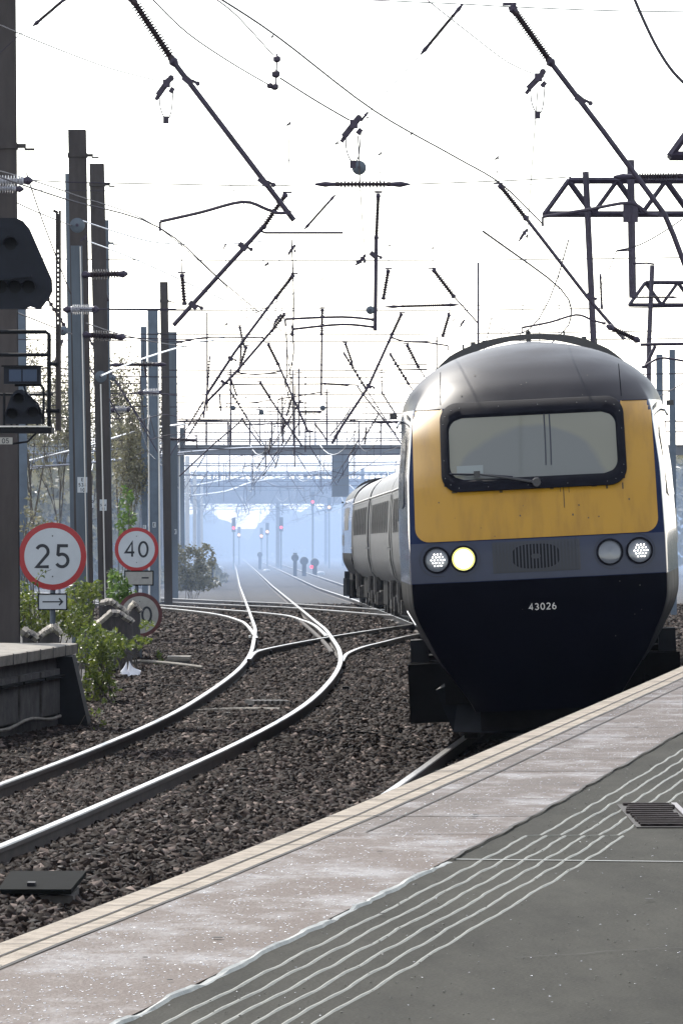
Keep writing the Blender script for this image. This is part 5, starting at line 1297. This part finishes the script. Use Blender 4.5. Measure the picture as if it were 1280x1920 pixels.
rod_insulator('short level insulator with a disc above the footbridge', (556, 772), (604, 772), Y5, 3.2, 10); balance_disc('small disc at the end of the short level insulator', 605, 765, 5.5, Y5)
balance_disc('small dark disc hanging left of centre', 437, 765, 5, Y5); balance_disc('second small dark disc hanging left of centre', 490, 773, 5, Y5)
arm_set('long thin diagonal strut crossing the left end of the footbridge', Y5, ((455, 785), (440, 800)), [(441, 799), (400, 833), (336, 893)], rt=1.2, rins=1.5, sheds=5)
arm_set('thin strut falling right to the footbridge girder', Y5, ((453, 784), (462, 798)), [(461, 797), (490, 835)], rt=1.1, rins=2, sheds=5)
arm_set('far strut leaning right above the footbridge rail', Y6, ((590, 795), (604, 812)), [(603, 811), (614, 828)], rt=1.2, rins=2.2, sheds=6)
arm_set('far strut leaning left above the footbridge rail', Y6, ((657, 766), (645, 785)), [(646, 784), (618, 818)], rt=1.1, rins=1.4, sheds=6)
arm_set('far strut leaning left near the cab corner', Y6, ((668, 760), (660, 772)), [(661, 771), (625, 820)], rt=1.0, rins=1.3, sheds=5)
LW = [('level cross wire with clips at mid height', [(440, 684), (560, 684), (720, 684), (800, 683)], Y4), ('thicker level cross wire just below it', [(647, 694), (700, 694), (800, 692)], Y4), ('level cross wire left of the central tube', [(425, 702), (520, 700)], Y4),
      ('far level cross wire above the footbridge rail', [(335, 789), (480, 787), (600, 786)], Y6), ('level far wire ending at the cab corner', [(655, 788), (700, 791), (745, 792)], Y5), ('far level wire behind the discs', [(500, 772), (556, 772)], Y5), ('far cross wire touching the handrail', [(460, 796), (530, 793), (560, 790), (590, 790)], Y6),
      ('level wire from the blue masts to the slanting arms', [(215, 632), (330, 636), (390, 634)], Y3), ('level wire crossing the brown masts', [(30, 579), (180, 579), (330, 579)], Y3)]
for lab, pl, Y in LW: wire(lab, pl, .9, Y)
for i, (x, a, b, Y) in enumerate(((432, 690, 835, Y5), (549, 694, 822, Y5), (560, 690, 818, Y5), (529, 742, 832, Y5), (612, 728, 835, Y5), (715, 690, 740, Y5), (521, 760, 838, Y6), (580, 800, 838, Y6), (486, 760, 832, Y6))):
    lab = ['upright drop rod on the left above the footbridge', 'left one of a pair of upright drop rods at centre', 'right one of a pair of upright drop rods at centre', 'short upright drop rod left of the pair', 'upright drop rod right of the central tube', 'short drop rod near the cab corner', 'thin rod standing behind the footbridge handrail at centre', 'thin rod behind the footbridge handrail right of centre', 'thin rod behind the footbridge handrail left of centre'][i]
    q = MB().tube([P(x, a, Y), P(x + 1, b, Y)], S(1.5 if i < 5 else 1.0, Y), 6); q.box(P(x, a + 8, Y), (S(14, Y), .05, S(2, Y))); q.box(P(x, (a + b) / 2, Y), (S(18, Y), .05, S(1.6, Y))); o = q.build('drop_rod', M['ole'], None); tag(o, lab, 'drop rod')
for i, (x, y, Y, s_) in enumerate(((541, 232, 62, 14), (712, 288, 62, 12), (931, 296, 62, 13), (631, 268, 62, 12), (730, 460, 92, 8), (811, 465, 92, 8), (424, 608, 95, 12), (339, 640, 100, 6), (541, 300, 70, 6), (714, 322, 70, 5), (932, 322, 70, 5), (772, 250, 52, 10), (510, 68, 44, 9), (676, 570, 90, 6), (850, 600, 100, 8), (436, 745, 180, 10), (770, 672, 160, 9), (720, 660, 160, 8), (460, 745, 170, 8))):
    hardware(['tiny dropper clip high at centre left', 'tiny dropper clip above the ribbed bar', 'tiny dropper clip above the right diagonal arm', 'tiny dropper clip left of the grey disc', 'speck of a clip above the short insulator', 'speck of a clip above the slanted insulator', 'small section clip left of the slanting arms', 'speck of a clip beside the blue masts', 'speck under the high centre left clip', 'speck on the dropper above the ribbed bar', 'speck on the dropper above the right arm', 'small clip on the falling contact wire', 'small clip on the contact wire near the top', 'speck right of the upright drop tube', 'small clip above the cab roof', 'far clip above the small dark disc', 'far clip near the cab corner', 'second far clip near the cab corner', 'far clip left of the slanting strut'][i], x, y, Y, s_, 60 + i, False, .3)
for i, (x, a, b, Y) in enumerate(((541, 236, 345, 62), (712, 292, 344, 70), (931, 300, 344, 70), (631, 272, 344, 68), (340, 395, 512, 84), (452, 560, 634, 120), (604, 500, 560, 110), (700, 720, 790, 200), (650, 800, 838, 250))):
    wire('hair thin vertical dropper wire hanging over the tracks', [(x, a), ((2 * x + 1) / 2, (a + b) / 2), (x - .5, b)], .35, Y, group='hair thin vertical droppers')
# wires that follow the tracks into the distance: contact, catenary
def along(label, Xf, dx, h, sag, y0, y1, r, m='wire', zig=.18):
    sup = [22, 57, 86, 115, 150, 200, 250, 300, 350, 420, 500, 600, 720, 860, 1000]; pts = []
    for i in range(len(sup) - 1):
        a, b = sup[i], sup[i + 1]
        for k in range(8):
            y = a + (b - a) * k / 8
            if y0 <= y <= y1:
                u = k / 8; zz = zig * ((-1) ** i * (1 - u) + (-1) ** (i + 1) * u); pts.append((float(Xf(y)) + dx + zz, y, float(zr(y)) + h - sag * 4 * u * (1 - u)))
    o = MB().tube(pts, r * 1.4, 6).build('overhead_wire', M[m], None, smooth=True); tag(o, label, 'wire')
    if sag > .3:
        for k, p in enumerate(pts):
            if k % 2 == 1 and p[1] < 420 and k < 190:
                zc = float(zr(p[1])) + 4.75
                if p[2] - zc > .25: MB().tube([p, (p[0], p[1], zc)], .006, 4).build('dropper', M['wire'], o)
along('contact wire of the empty track running far into the haze', XA, 0, 4.75, .05, 86, 900, .007); along('catenary wire sagging above the empty track into the haze', XA, 0, 5.9, .7, 86, 900, .007)
along('contact wire above the train running far into the haze', XB, 0, 4.75, .05, 57, 900, .007); along('catenary wire sagging above the train into the haze', XB, 0, 5.9, .7, 86, 900, .007)
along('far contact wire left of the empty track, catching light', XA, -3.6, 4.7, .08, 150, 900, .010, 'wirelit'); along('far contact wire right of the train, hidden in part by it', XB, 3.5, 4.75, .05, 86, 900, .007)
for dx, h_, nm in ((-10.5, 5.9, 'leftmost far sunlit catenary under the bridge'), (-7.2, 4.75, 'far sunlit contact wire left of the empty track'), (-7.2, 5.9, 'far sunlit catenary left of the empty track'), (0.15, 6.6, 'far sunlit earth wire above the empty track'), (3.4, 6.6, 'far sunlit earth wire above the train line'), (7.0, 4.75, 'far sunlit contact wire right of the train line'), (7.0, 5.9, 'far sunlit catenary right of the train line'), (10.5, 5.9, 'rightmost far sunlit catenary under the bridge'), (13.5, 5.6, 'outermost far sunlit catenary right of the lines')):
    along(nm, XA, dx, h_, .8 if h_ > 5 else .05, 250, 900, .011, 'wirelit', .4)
along('far catenary wire left of the empty track', XA, -3.6, 5.9, .8, 150, 900, .009)
# bright wires crossing to the left across the masts
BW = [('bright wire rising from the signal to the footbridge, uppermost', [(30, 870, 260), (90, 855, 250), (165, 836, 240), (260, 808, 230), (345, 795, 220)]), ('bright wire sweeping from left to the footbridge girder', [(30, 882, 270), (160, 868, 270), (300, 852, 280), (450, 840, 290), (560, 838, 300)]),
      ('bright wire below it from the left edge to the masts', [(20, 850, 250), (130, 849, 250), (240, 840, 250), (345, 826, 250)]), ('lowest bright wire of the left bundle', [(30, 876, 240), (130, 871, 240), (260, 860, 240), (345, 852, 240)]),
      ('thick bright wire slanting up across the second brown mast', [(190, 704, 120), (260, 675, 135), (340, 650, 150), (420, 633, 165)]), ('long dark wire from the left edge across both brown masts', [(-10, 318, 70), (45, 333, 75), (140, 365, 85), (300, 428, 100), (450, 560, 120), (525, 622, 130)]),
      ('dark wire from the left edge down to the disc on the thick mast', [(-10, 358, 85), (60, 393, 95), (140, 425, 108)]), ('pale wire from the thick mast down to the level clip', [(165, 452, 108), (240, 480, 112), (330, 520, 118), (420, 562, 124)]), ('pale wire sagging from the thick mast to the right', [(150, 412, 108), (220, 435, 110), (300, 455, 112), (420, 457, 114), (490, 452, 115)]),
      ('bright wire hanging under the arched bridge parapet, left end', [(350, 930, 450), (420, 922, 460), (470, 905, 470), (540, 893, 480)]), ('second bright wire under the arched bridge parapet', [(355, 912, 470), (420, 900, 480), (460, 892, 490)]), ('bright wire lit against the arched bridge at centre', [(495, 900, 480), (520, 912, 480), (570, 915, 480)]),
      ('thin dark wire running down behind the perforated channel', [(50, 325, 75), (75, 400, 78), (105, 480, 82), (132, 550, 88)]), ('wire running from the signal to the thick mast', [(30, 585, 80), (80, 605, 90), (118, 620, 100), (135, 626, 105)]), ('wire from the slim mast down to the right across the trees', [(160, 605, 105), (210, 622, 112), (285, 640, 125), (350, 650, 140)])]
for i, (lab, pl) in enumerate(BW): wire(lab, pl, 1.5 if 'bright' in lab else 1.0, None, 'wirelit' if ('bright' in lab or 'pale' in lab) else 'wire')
# insulators on the left masts
for lab, a, b, Y, r, n, mm in (('white shed insulator on the slim blue mast, upper', (150, 515), (240, 513), 104, 8, 9, 'ins'), ('white shed insulator on the slim blue mast, lower', (152, 627), (236, 632), 104, 8, 9, 'ins'), ('white ribbed strain insulator across the slim mast', (118, 580), (186, 580), 103, 8, 9, 'insw'), ('ribbed strain insulator at the left edge above the signal', (-25, 340), (62, 338), 73, 9, 8, 'insw'),
                               ('second ribbed strain insulator at the left edge', (-30, 352), (45, 354), 73.5, 7, 8, 'insw'), ('dark strain insulator between the brown and blue masts', (205, 684), (312, 683), 160, 5, 14, 'ins'), ('white shed insulator on the blue masts', (258, 736), (308, 735), 205, 6, 8, 'insw'), ('white shed insulator right of the second brown mast', (206, 769), (245, 767), 165, 6, 8, 'insw'), ('small dark insulator on the far brown mast', (300, 822), (370, 826), 220, 3.5, 9, 'ins')):
    rod_insulator(lab, a, b, Y, r, n, mm)
balance_disc('pale disc on the face of the thick brown mast', 145, 422, 14, 107); balance_disc('grey disc beside the perforated channel', 118, 620, 9, 80); balance_disc('grey disc on the second brown mast', 189, 706, 11, 129); balance_disc('small grey disc between the brown masts and trees', 211, 708, 6, 150)
hardware('pale shackle below the disc on the thick mast', 158, 446, 106, 22, 31, False, .3)

# --- further supports receding over the tracks
rg5 = random.Random(9)
def pxl(x, Y, z): return (640 + F * x / Y, H0 + F * (EYE - z) / Y)
for i, Y in enumerate((132, 160, 178, 214, 232, 262, 284, 306, 350, 395, 450)):
    sup = [float(XA(Y)) + d for d in (-7.0, -3.6, 0, 3.6)]; rg5.shuffle(sup); zc = float(zr(Y)) + 4.75; f = F / Y
    for x in sup[:2]:
        s_ = rg5.choice((-1, 1)); x += rg5.uniform(-.3, .3); h = rg5.uniform(1.7, 2.5); a = (x + s_ * h * .62, zc + h); m_ = (x + s_ * h * .36, zc + h * .58); e = (x - s_ * .15, zc - rg5.uniform(0, .4))
        arm_set('far insulated support arm among the receding wires', Y, (pxl(a[0], Y, a[1]), pxl(m_[0], Y, m_[1])), [pxl(m_[0], Y, m_[1]), pxl(e[0], Y, e[1])],
                [[pxl(e[0] + s_ * .25, Y, e[1] + .35), pxl(e[0] - s_ * .4, Y, e[1] + .5), pxl(e[0] - s_ * rg5.uniform(.9, 1.6), Y, zc + .12)]], [], rt=.014 * f, rins=.036 * f, sheds=7, hang=pxl(a[0], Y, a[1] + .5))['group'] = 'far support arms over the tracks'
    for k in range(2):
        x = float(XA(Y)) + rg5.uniform(-6, 6); z = zc + rg5.uniform(.3, 2.2)
        arm_set('far hanging insulator among the receding wires', Y, (pxl(x, Y, z + .55), pxl(x + rg5.uniform(-.2, .2), Y, z)), rins=.036 * f, sheds=7, name='hanging_insulator', cat='insulator', hang=pxl(x, Y, zc + 2.9))['group'] = 'far hanging insulators over the tracks'
    for k, dz in enumerate((2.95, rg5.uniform(1.2, 1.8))):
        xa = float(XA(Y)); wire('far cross span wire among the receding wires', [pxl(xa - 10, Y, zc + dz + .1), pxl(xa - 3, Y, zc + dz), pxl(xa + 4, Y, zc + dz), pxl(xa + 11, Y, zc + dz + .1)], .8, Y, group='far cross span wires')
    x = float(XA(Y)) + rg5.uniform(-4, 5); o = MB().tube([(x, Y, zc + 2.9), (x, Y, zc + rg5.uniform(-.1, .6))], .022, 6).build('drop_rod', M['ole'], None); tag(o, 'far upright drop rod among the receding wires', 'drop rod', 'far drop rods')

# --- lattice portals at the right
def truss(label, Y, x0, x1, ytop, ybot, posts, drops=(), k=1.0, bay=None):
    s0 = S(1, Y); zt, zb = EYE - (ytop - H0) * s0, EYE - (ybot - H0) * s0; X = lambda p: (p - 640) * s0; h = zt - zb; r = .045 * k
    t = thing('lattice_portal', label, 'lattice portal', (X(posts[0][0]), Y, float(zr(Y)) - .3), 'lattice portals at the right'); dx = (ybot - ytop) * .72
    for yy, nm in ((Y, 'lattice_boom'), (Y + .5, 'lattice_boom')):
        m = MB(); sq = lambda a, b, w=r: m.tube([a, b], w, 4)
        sq((X(x0 + dx), yy, zt), (X(x1), yy, zt), r * 1.05); sq((X(x0), yy, zb), (X(x1), yy, zb), r * 1.05); sq((X(x0), yy, zb), (X(x0 + dx), yy, zt))
        b = bay or (ybot - ytop) * 1.45; p = x0 + dx; up = True
        while p < x1:
            q = p + b / 2; sq((X(p), yy, zt if up else zb), (X(q), yy, zb if up else zt), r * .85); p = q; up = not up
        m.build(nm, M['ole'], t)
    m = MB(); p = x0
    for p, z in ((x0, zb), (x0 + dx, zt), (x0 + dx + 60, zt), (x0 + 70, zb)): m.tube([(X(p), Y, z), (X(p), Y + .5, z)], r * .8, 4)
    m.build('cross_ties', M['ole'], t)
    for px, ya, pxb, w in posts:
        x = X(px); xb = X(pxb); g = float(zr(Y)) - .3; n = MB().tube([(x, Y - .1, EYE - (ya - H0) * s0), (x + (xb - x), Y - .1, EYE - (640 - H0) * s0), (x + (xb - x) * 1.5, Y - .1, g)], w * s0 / 2, 4); n.build('post', M['ole'], t)
    for px, ya, yb, w in drops: MB().tube([(X(px), Y - .12, EYE - (ya - H0) * s0), (X(px + 4), Y - .12, EYE - (yb - H0) * s0)], w * s0 / 2, 4).box((X(px), Y - .12, zb), (w * s0 * 2, .1, w * s0 * 2.4)).build('drop_post', M['ole'], t)
    return t
truss('lattice portal above the right of the cab, the largest one', 115, 1021, 1330, 337, 400, [(1097, 322, 1112, 12)], [(1181, 300, 556, 14)])
truss('smaller lattice portal further off at the right edge', 176, 1180, 1330, 529, 571, [(1222, 497, 1216, 9)])
truss('corner of the nearest lattice portal at the right edge', 80, 1258, 1420, 236, 290, [(1385, 200, 1390, 14)])
rod_insulator('dark strain insulator lying along the large lattice portal', (1150, 331), (1310, 329), 113, 7, 16)
wire('pale wire swooping from the drop post to the right edge', [(1158, 469, 110), (1200, 458, 110), (1250, 430, 110), (1300, 395, 110)], 1.0, None, 'wire'); o = MB().tube([P(1155, 470, 114), P(1183, 468, 114)], S(2.2, 114), 6).build('bracket_rod', M['ole'], None); tag(o, 'short bracket rod on the left of the drop post', 'bracket'); o = MB().tube([P(1185, 494, 114), P(1212, 493, 114), P(1226, 495, 114)], S(2, 114), 6).build('bracket_rod', M['ole'], None); tag(o, 'short bracket rod on the right of the drop post', 'bracket')
wire('slack wire from the left bracket down to the mast', [(1155, 470, 112), (1140, 508, 114), (1124, 540, 115)], .7); rod_insulator('long thin rod along the small lattice portal', (1178, 557), (1270, 557), 170, 2.6, 18)
rod_insulator('slim upright insulator beside the portal post', (1125, 512), (1128, 582), 120, 3, 12); rod_insulator('thick dark insulator over the right shoulder of the cab', (1136, 610), (1200, 640), 84, 7, 9)
o = MB().tube([P(1200, 646, 88), P(1240, 645, 88), P(1310, 644, 88)], S(3, 88), 7).build('registration_tube', M['ole'], None); tag(o, 'level dark tube at the right edge above the cab side', 'overhead arm')
arm_set('bent arm right of the cab roof', 100, None, [(1228, 648), (1208, 690)], [[(1206, 688), (1225, 676), (1245, 671), (1300, 680)]], [], rt=3)

# ------------------------------------------------------------------ footbridge
def footbridge():
    Y = 320.0; s0 = S(1, Y); X = lambda p: (p - 640) * s0; Z = lambda q: EYE - (q - H0) * s0
    t = thing('footbridge', 'grey steel footbridge with open railings spanning all the tracks', 'footbridge', (X(340), Y, float(zr(Y)) - .3))
    for yy in (Y, Y + 2.2): MB().bbox(X(330), X(1330), yy, yy + .12, Z(851), Z(836)).bbox(X(330), X(1330), yy - .08, yy + .2, Z(836), Z(834)).bbox(X(330), X(1330), yy - .08, yy + .2, Z(853), Z(851)).build('girder', M['bridge'], t)
    MB().bbox(X(331), X(1329), Y + .25, Y + 2.1, Z(846), Z(843)).build('deck', M['bridge'], t)
    for yy in (Y + .06, Y + 2.26): MB().tube([(X(330), yy, Z(790)), (X(1330), yy, Z(789))], .025, 5).tube([(X(330), yy, Z(810)), (X(1330), yy, Z(809))], .02, 5).build('handrail', M['ole'], t)
    p = 345
    while p < 1330:
        for yy in (Y + .06, Y + 2.26): MB().tube([(X(p), yy, Z(834)), (X(p), yy, Z(789))], .028, 5).build('railing_post', M['ole'], t)
        p += 41
    for p in (334, 1310): MB().bbox(X(p - 5), X(p + 5), Y + .4, Y + 1.9, float(zr(Y)) - .3, Z(853)).build('support_leg', M['bridge'], t)
    b = thing('hanging_screen', 'grey panelled box hanging under the footbridge left of the cab', 'screen', (X(638), Y, Z(930)))
    MB().bbox(X(622), X(654), Y - .3, Y + 1.0, Z(930), Z(853.5)).build('panel_box', mat('pale_blue_cladding', (.15, .18, .225), .6, .1), b)
    m = MB()
    for q in (866, 887, 910): m.bbox(X(622), X(654), Y - .306, Y - .301, Z(q + .8), Z(q - .8))
    m.bbox(X(621), X(655), Y - .32, Y + 1.02, Z(931.5), Z(930)); m.build('panel_seams', M['bridge'], b)
footbridge()

# ------------------------------------------------------------------ arched parapet bridge in the haze
def arched_bridge():
    Y = 620.0; s0 = S(1, Y); X = lambda p: (p - 640) * s0; Z = lambda q: EYE - (q - H0) * s0
    t = thing('overbridge', 'distant overbridge with a row of arched openings along its parapet', 'bridge', (X(360), Y, float(zr(Y)) - .3))
    MB().bbox(X(357), X(1500), Y, Y + 9, Z(944), Z(898)).build('deck_wall', M['masonry'], t)
    MB().bbox(X(357), X(1500), Y, Y + .4, Z(887), Z(884)).build('parapet_rail', M['masonry'], t)
    p = 362; i = 0; par = MB()
    m_ = MB()
    while p < 760:
        gap = 11.4 if i not in (3, 15, 16, 17) else 17; c = p + gap / 2; r = 4.9
        # spandrel: a plate with an arched hole
        arcp = [(c - r, 898)] + [(c - r * math.cos(a), 893.4 - 5.6 * math.sin(a)) for a in np.linspace(0, math.pi, 9)] + [(c + r, 898)]
        L = [(X(a), Z(b)) for a, b in arcp]; left = [(X(p), L[k][1]) for k in range(len(L))]
        xs0, xs1 = X(p), X(p + gap)
        top = Z(887)
        vs = []; fs = []
        for k, (a, b) in enumerate(L): vs += [(a, Y, b), (xs0 if k < 6 else xs1, Y, b if k not in (5,) else b), ]
        for k in range(5): fs.append((2 * k, 2 * k + 1, 2 * k + 3, 2 * k + 2)) if k < 4 else None
        for k in range(6, len(L) - 1): fs.append((2 * k, 2 * k + 2, 2 * k + 3, 2 * k + 1))
        m_.add(vs, fs)
        n0 = 4; m_.add([(L[4][0], Y, L[4][1]), (L[5][0], Y, L[5][1]), (L[6][0], Y, L[6][1]), (xs1, Y, L[6][1]), (xs1, Y, top), (xs0, Y, top), (xs0, Y, L[4][1])], [tuple(range(7))])
        p += gap; i += 1
    m_.build('parapet_arches', M['masonry'], t)
    MB().bbox(X(760), X(1500), Y, Y + .4, Z(898), Z(887)).build('parapet_panel', M['masonry'], t)
    for p in (372, 520, 690, 900, 1150): MB().bbox(X(p - 3), X(p + 3), Y + 1, Y + 8, float(zr(Y)) - .4, Z(944.2)).build('pier', M['masonry'], t)
arched_bridge()

# ------------------------------------------------------------------ gantries fading into the haze
def gantry(Y, xa, xb, i):
    s = 1; zt = float(zr(Y)) + 7.2; g = float(zr(Y)) - .3; a = float(XA(Y)); t = thing('line_gantry', 'hazy far overhead gantry spanning the tracks', 'gantry', (a + xa, Y, g), 'far hazy gantries')
    for dx in (xa, xb): MB().bbox(a + dx - .14, a + dx + .14, Y, Y + .28, g, zt + 1.0).build('mast', M['steelblue'], t)
    m = MB(); m.bbox(a + xa, a + xb, Y + .05, Y + .15, zt + .5, zt + .58).bbox(a + xa, a + xb, Y + .05, Y + .15, zt - .1, zt - .02); n = int((xb - xa) / .9)
    for k in range(n):
        x0 = a + xa + (xb - xa) * k / n; x1 = a + xa + (xb - xa) * (k + 1) / n; m.tube([(x0, Y + .1, zt - .05 if k % 2 else zt + .54), (x1, Y + .1, zt + .54 if k % 2 else zt - .05)], .035, 4)
    m.build('lattice_boom', M['ole'], t); rg = random.Random(i)
    for dx in (-3.6, 0, 3.45, 7):
        m = MB()
        x = a + dx + rg.uniform(-.4, .4); m.tube([(x, Y, zt - .1), (x + rg.uniform(-.8, .8), Y, zt - 1.5), (x + rg.uniform(-.5, .5), Y, zt - 2.4)], .035, 4).tube([(x - 1, Y, zt - 2.0 - rg.random() * .4), (x + .8, Y, zt - 1.9)], .025, 4)
        m.lathe((x, Y, zt - .7), (x, Y, zt - .2), [(0, .08), (1, .08)], 6); m.build('registration_arm', M['ole'], t)
for i, Y in enumerate((520, 560, 600, 665, 720, 780, 840, 900)): gantry(Y, -7.5 - i % 3, 9.5 + (i * 7) % 4, i)

# ------------------------------------------------------------------ far signals and lineside lamps
def far_signal(label, px, py, Y, lamp, post=True, w=.34, lamps=1):
    c = P(px, py, Y); g = gz(c.x, Y); t = thing('far_signal', label, 'railway signal', (c.x, Y, g)); r = S(2.6, Y)
    h = MB().bbox(c.x - w / 2, c.x + w / 2, Y, Y + .25, c.z - .35, c.z + .9).build('head', M['signalblk'], t)
    MB().lathe((c.x, Y - .06, c.z), (c.x, Y - .012, c.z), [(0, r * .9), (.6, r), (1, r)], 14).build('lamp', M[lamp], h)
    if post: MB().tube([(c.x, Y + .3, g - .2), (c.x, Y + .3, c.z + .6)], .07, 7).build('post', M['steelblue'], t)
far_signal('far red signal left of the bright gap', 438, 990, 560, 'redlamp'); far_signal('far red signal right of the bright gap', 527, 989, 560, 'redlamp'); far_signal('dim orange red signal at the centre of the haze', 501, 997, 640, 'amberlamp')
far_signal('small amber lamp low right of the bright gap', 490, 1005, 700, 'amberlamp'); far_signal('small amber lamp left of the bright gap', 448, 1003, 700, 'amberlamp'); far_signal('red lamp high under the arched bridge', 586, 941, 560, 'redlamp'); far_signal('amber lamp under the hanging screen', 617, 951, 600, 'amberlamp')
# ground signals: dark round-headed units
for i, (px, py, r, red) in enumerate(((553, 1046, 7, 0), (570, 1052, 8, 0), (590, 1055, 8, 1), (487, 1040, 5, 0), (398, 1053, 4, 0))):
    Y = 430 if i < 3 else (560 if i == 3 else 300); c = P(px, py, Y); t = thing('ground_signal', ['tall dark round headed ground signal right of the far tracks', 'middle dark ground signal in the far group of three', 'right ground signal of the far group, with a red lamp', 'hazy dark signal unit between the far tracks', 'small dark ground signal by the scrub'][i], 'ground signal', (c.x, Y, gz(c.x, Y)))
    k = S(r, Y); h = MB().lathe((c.x, Y, c.z), (c.x, Y + .3, c.z), [(0, k * .9), (.2, k), (1, k)], 18).build('head', M['signalblk'], t); MB().bbox(c.x - k * .5, c.x + k * .5, Y + .31, Y + .5, gz(c.x, Y) - .1, c.z + k * (1.3 if i == 0 else .4)).build('stand', M['black'], t)
    if red: q = P(px - 6, py + 8, Y); MB().lathe((q.x, Y - .08, q.z), (q.x, Y - .02, q.z), [(0, S(3, Y)), (1, S(3, Y))], 10).build('lamp', M['redlamp'], h)
for i, (px, py, w, h) in enumerate(((413, 1070, 12, 9), (601, 1078, 16, 7), (404, 1060, 7, 16), (500, 1071, 14, 4), (346, 1036, 16, 4))):
    q = on_ground(px, py); t = thing('white_marker', ['white dome marker by the scrub', 'white box marker right of the far tracks', 'white upright marker by the scrub', 'flat white marker between the far rails', 'flat white sign strip above the scrub'][i], 'marker', q); a = S(w, q[1]); b = S(h, q[1])
    MB().lathe((q[0], q[1], q[2]), (q[0], q[1], q[2] + b), [(0, a * .5), (.5, a * .5), (.85, a * .35), (1, a * .1)], 12).build('cap', M['white'], t); MB().bbox(q[0] - a * .2, q[0] + a * .2, q[1] - .1, q[1] + .1, q[2] - .2, q[2] + .005).build('stake', M['under'], t)
for lab, px, Y in (('far hazy track bed cross timbers', 470, 500),): pass

# ------------------------------------------------------------------ far woods and added backing masses that close the view
def wood(label, x0, x1, Y, z0, z1, n, seed):
    rg = np.random.default_rng(seed); c = np.stack([rg.uniform(x0, x1, n), rg.uniform(Y, Y + 25, n), np.zeros(n)], 1); top = z1 + 1.2 * np.sin(c[:, 0] * .5) + .8 * np.sin(c[:, 0] * 1.7 + 1)
    c[:, 2] = z0 + (top - z0) * np.sqrt(rg.uniform(0, 1, n)); s = rg.uniform(.15, .42, n); a = rg.normal(0, 1, (n, 3)); a /= np.linalg.norm(a, axis=1)[:, None]; b = np.cross(a, rg.normal(0, 1, (n, 3))); b /= np.linalg.norm(b, axis=1)[:, None]
    a *= s[:, None]; b *= (s * .7)[:, None]; V = np.stack([c - a, c + b, c + a, c - b], 1).reshape(-1, 3); o = np_mesh('woodland', V, np.arange(4 * n).reshape(-1, 4), M['leafdim']); tag(o, label, 'woodland', kind='stuff')
wood('dim hazy woodland behind the left masts', -24, -13, 420, -3.6, 5.5, 9000, 1)
wood('hazy scrub at the foot of the left embankment', -11.8, -6.4, 330, -3.0, -3.2, 1500, 2)
rows = []
for y, k in ((1180, 0), (1195, .8), (1215, 1), (1260, 1), (1330, .7), (1420, 0)):
    r_ = []
    for x in np.arange(-260, 262, 2.0):
        top = -1.2 + 1.6 * math.sin(x * .05) + .8 * math.sin(x * .31); notch = math.exp(-abs((x + 18.5) / 3.4) ** 1.6); top = (top + .7 * math.sin(x * 1.9) + .5 * math.sin(x * 3.7 + y)) * (1 - notch) - 9.2 * notch  # notch shaped to let white sky through as the bright gap
        zb = float(zr(y)) - .2; r_.append((x, y, zb + (top - zb) * k))
    rows.append(r_)
hl = MB().grid(rows).build('hill_backing', mat('dark_hill_backing', (.035, .045, .025), .95, 0, .4, .3), smooth=True); tag(hl, kind='structure')  # dark mass added behind the line so the haze shows blue
wood('far hazy wood closing the line beyond the bridge', -80, 90, 1120, -13, -9.5, 3000, 3)
wood('leafless dim thicket in front of the added grey block', -21, -9.8, 300, -2.8, 3.6, 5200, 8)
wood('hazy woodland to the right of the line', 14, 36, 420, -3.6, 5.0, 9000, 4)
# added grey block standing in for hazy woodland in shade at left
t = thing('shade_backdrop', 'added grey block standing in for hazy shaded woodland behind the left masts', 'shed', (-16, 350, -3))
MB().bbox(-30, -9.8, 350, 380, -3.2, 3.7).build('wall', M['masonry'], t); MB().prism([(-30.4, 3.7), (-9.4, 3.7), (-9.4, 4.1), (-30.4, 4.1)], 349.6, 380.4).build('roof', M['bridge'], t)

# ------------------------------------------------------------------ haze
mh = bpy.data.materials.new('haze_air'); mh.use_nodes = True; nt = mh.node_tree; nt.nodes.clear()
out = nt.nodes.new("ShaderNodeOutputMaterial"); pv = nt.nodes.new("ShaderNodeVolumePrincipled"); pv.inputs["Color"].default_value = (.62, .76, 1.0, 1); pv.inputs["Density"].default_value = .00006; pv.inputs["Anisotropy"].default_value = .2
nt.links.new(pv.outputs[0], out.inputs["Volume"])
ms = bpy.data.materials.new('exhaust_smoke'); ms.use_nodes = True; nt = ms.node_tree; nt.nodes.clear()
out = nt.nodes.new("ShaderNodeOutputMaterial"); pv = nt.nodes.new("ShaderNodeVolumePrincipled"); pv.inputs["Color"].default_value = (.50, .655, .93, 1); pv.inputs["Density"].default_value = .0021; pv.inputs["Anisotropy"].default_value = .2
nt.links.new(pv.outputs[0], out.inputs["Volume"])
mb = MB(); rows = []
for i, a in enumerate(np.linspace(-math.pi / 2, math.pi / 2, 15)):
    rows.append([(-10 + 60 * math.cos(a) * math.cos(b) * (1 + .1 * math.sin(3 * b)), 605 + 435 * math.cos(a) * math.sin(b), -4 + 12 * math.sin(a) * (1 + .12 * math.sin(5 * b + a))) for b in np.linspace(0, 2 * math.pi, 33)[:-1]])
mb.grid(rows, closed=True); mb.add(rows[0], [tuple(range(32))[::-1]]); mb.add(rows[-1], [tuple(range(32))])
sm = mb.build('exhaust_smoke', ms); tag(sm, 'bluish exhaust smoke hanging over the far tracks', 'smoke', kind='stuff')
hz = MB().bbox(-880, 890, -60, 2460, -17.5, 30).build('haze', mh); tag(hz, kind='stuff')
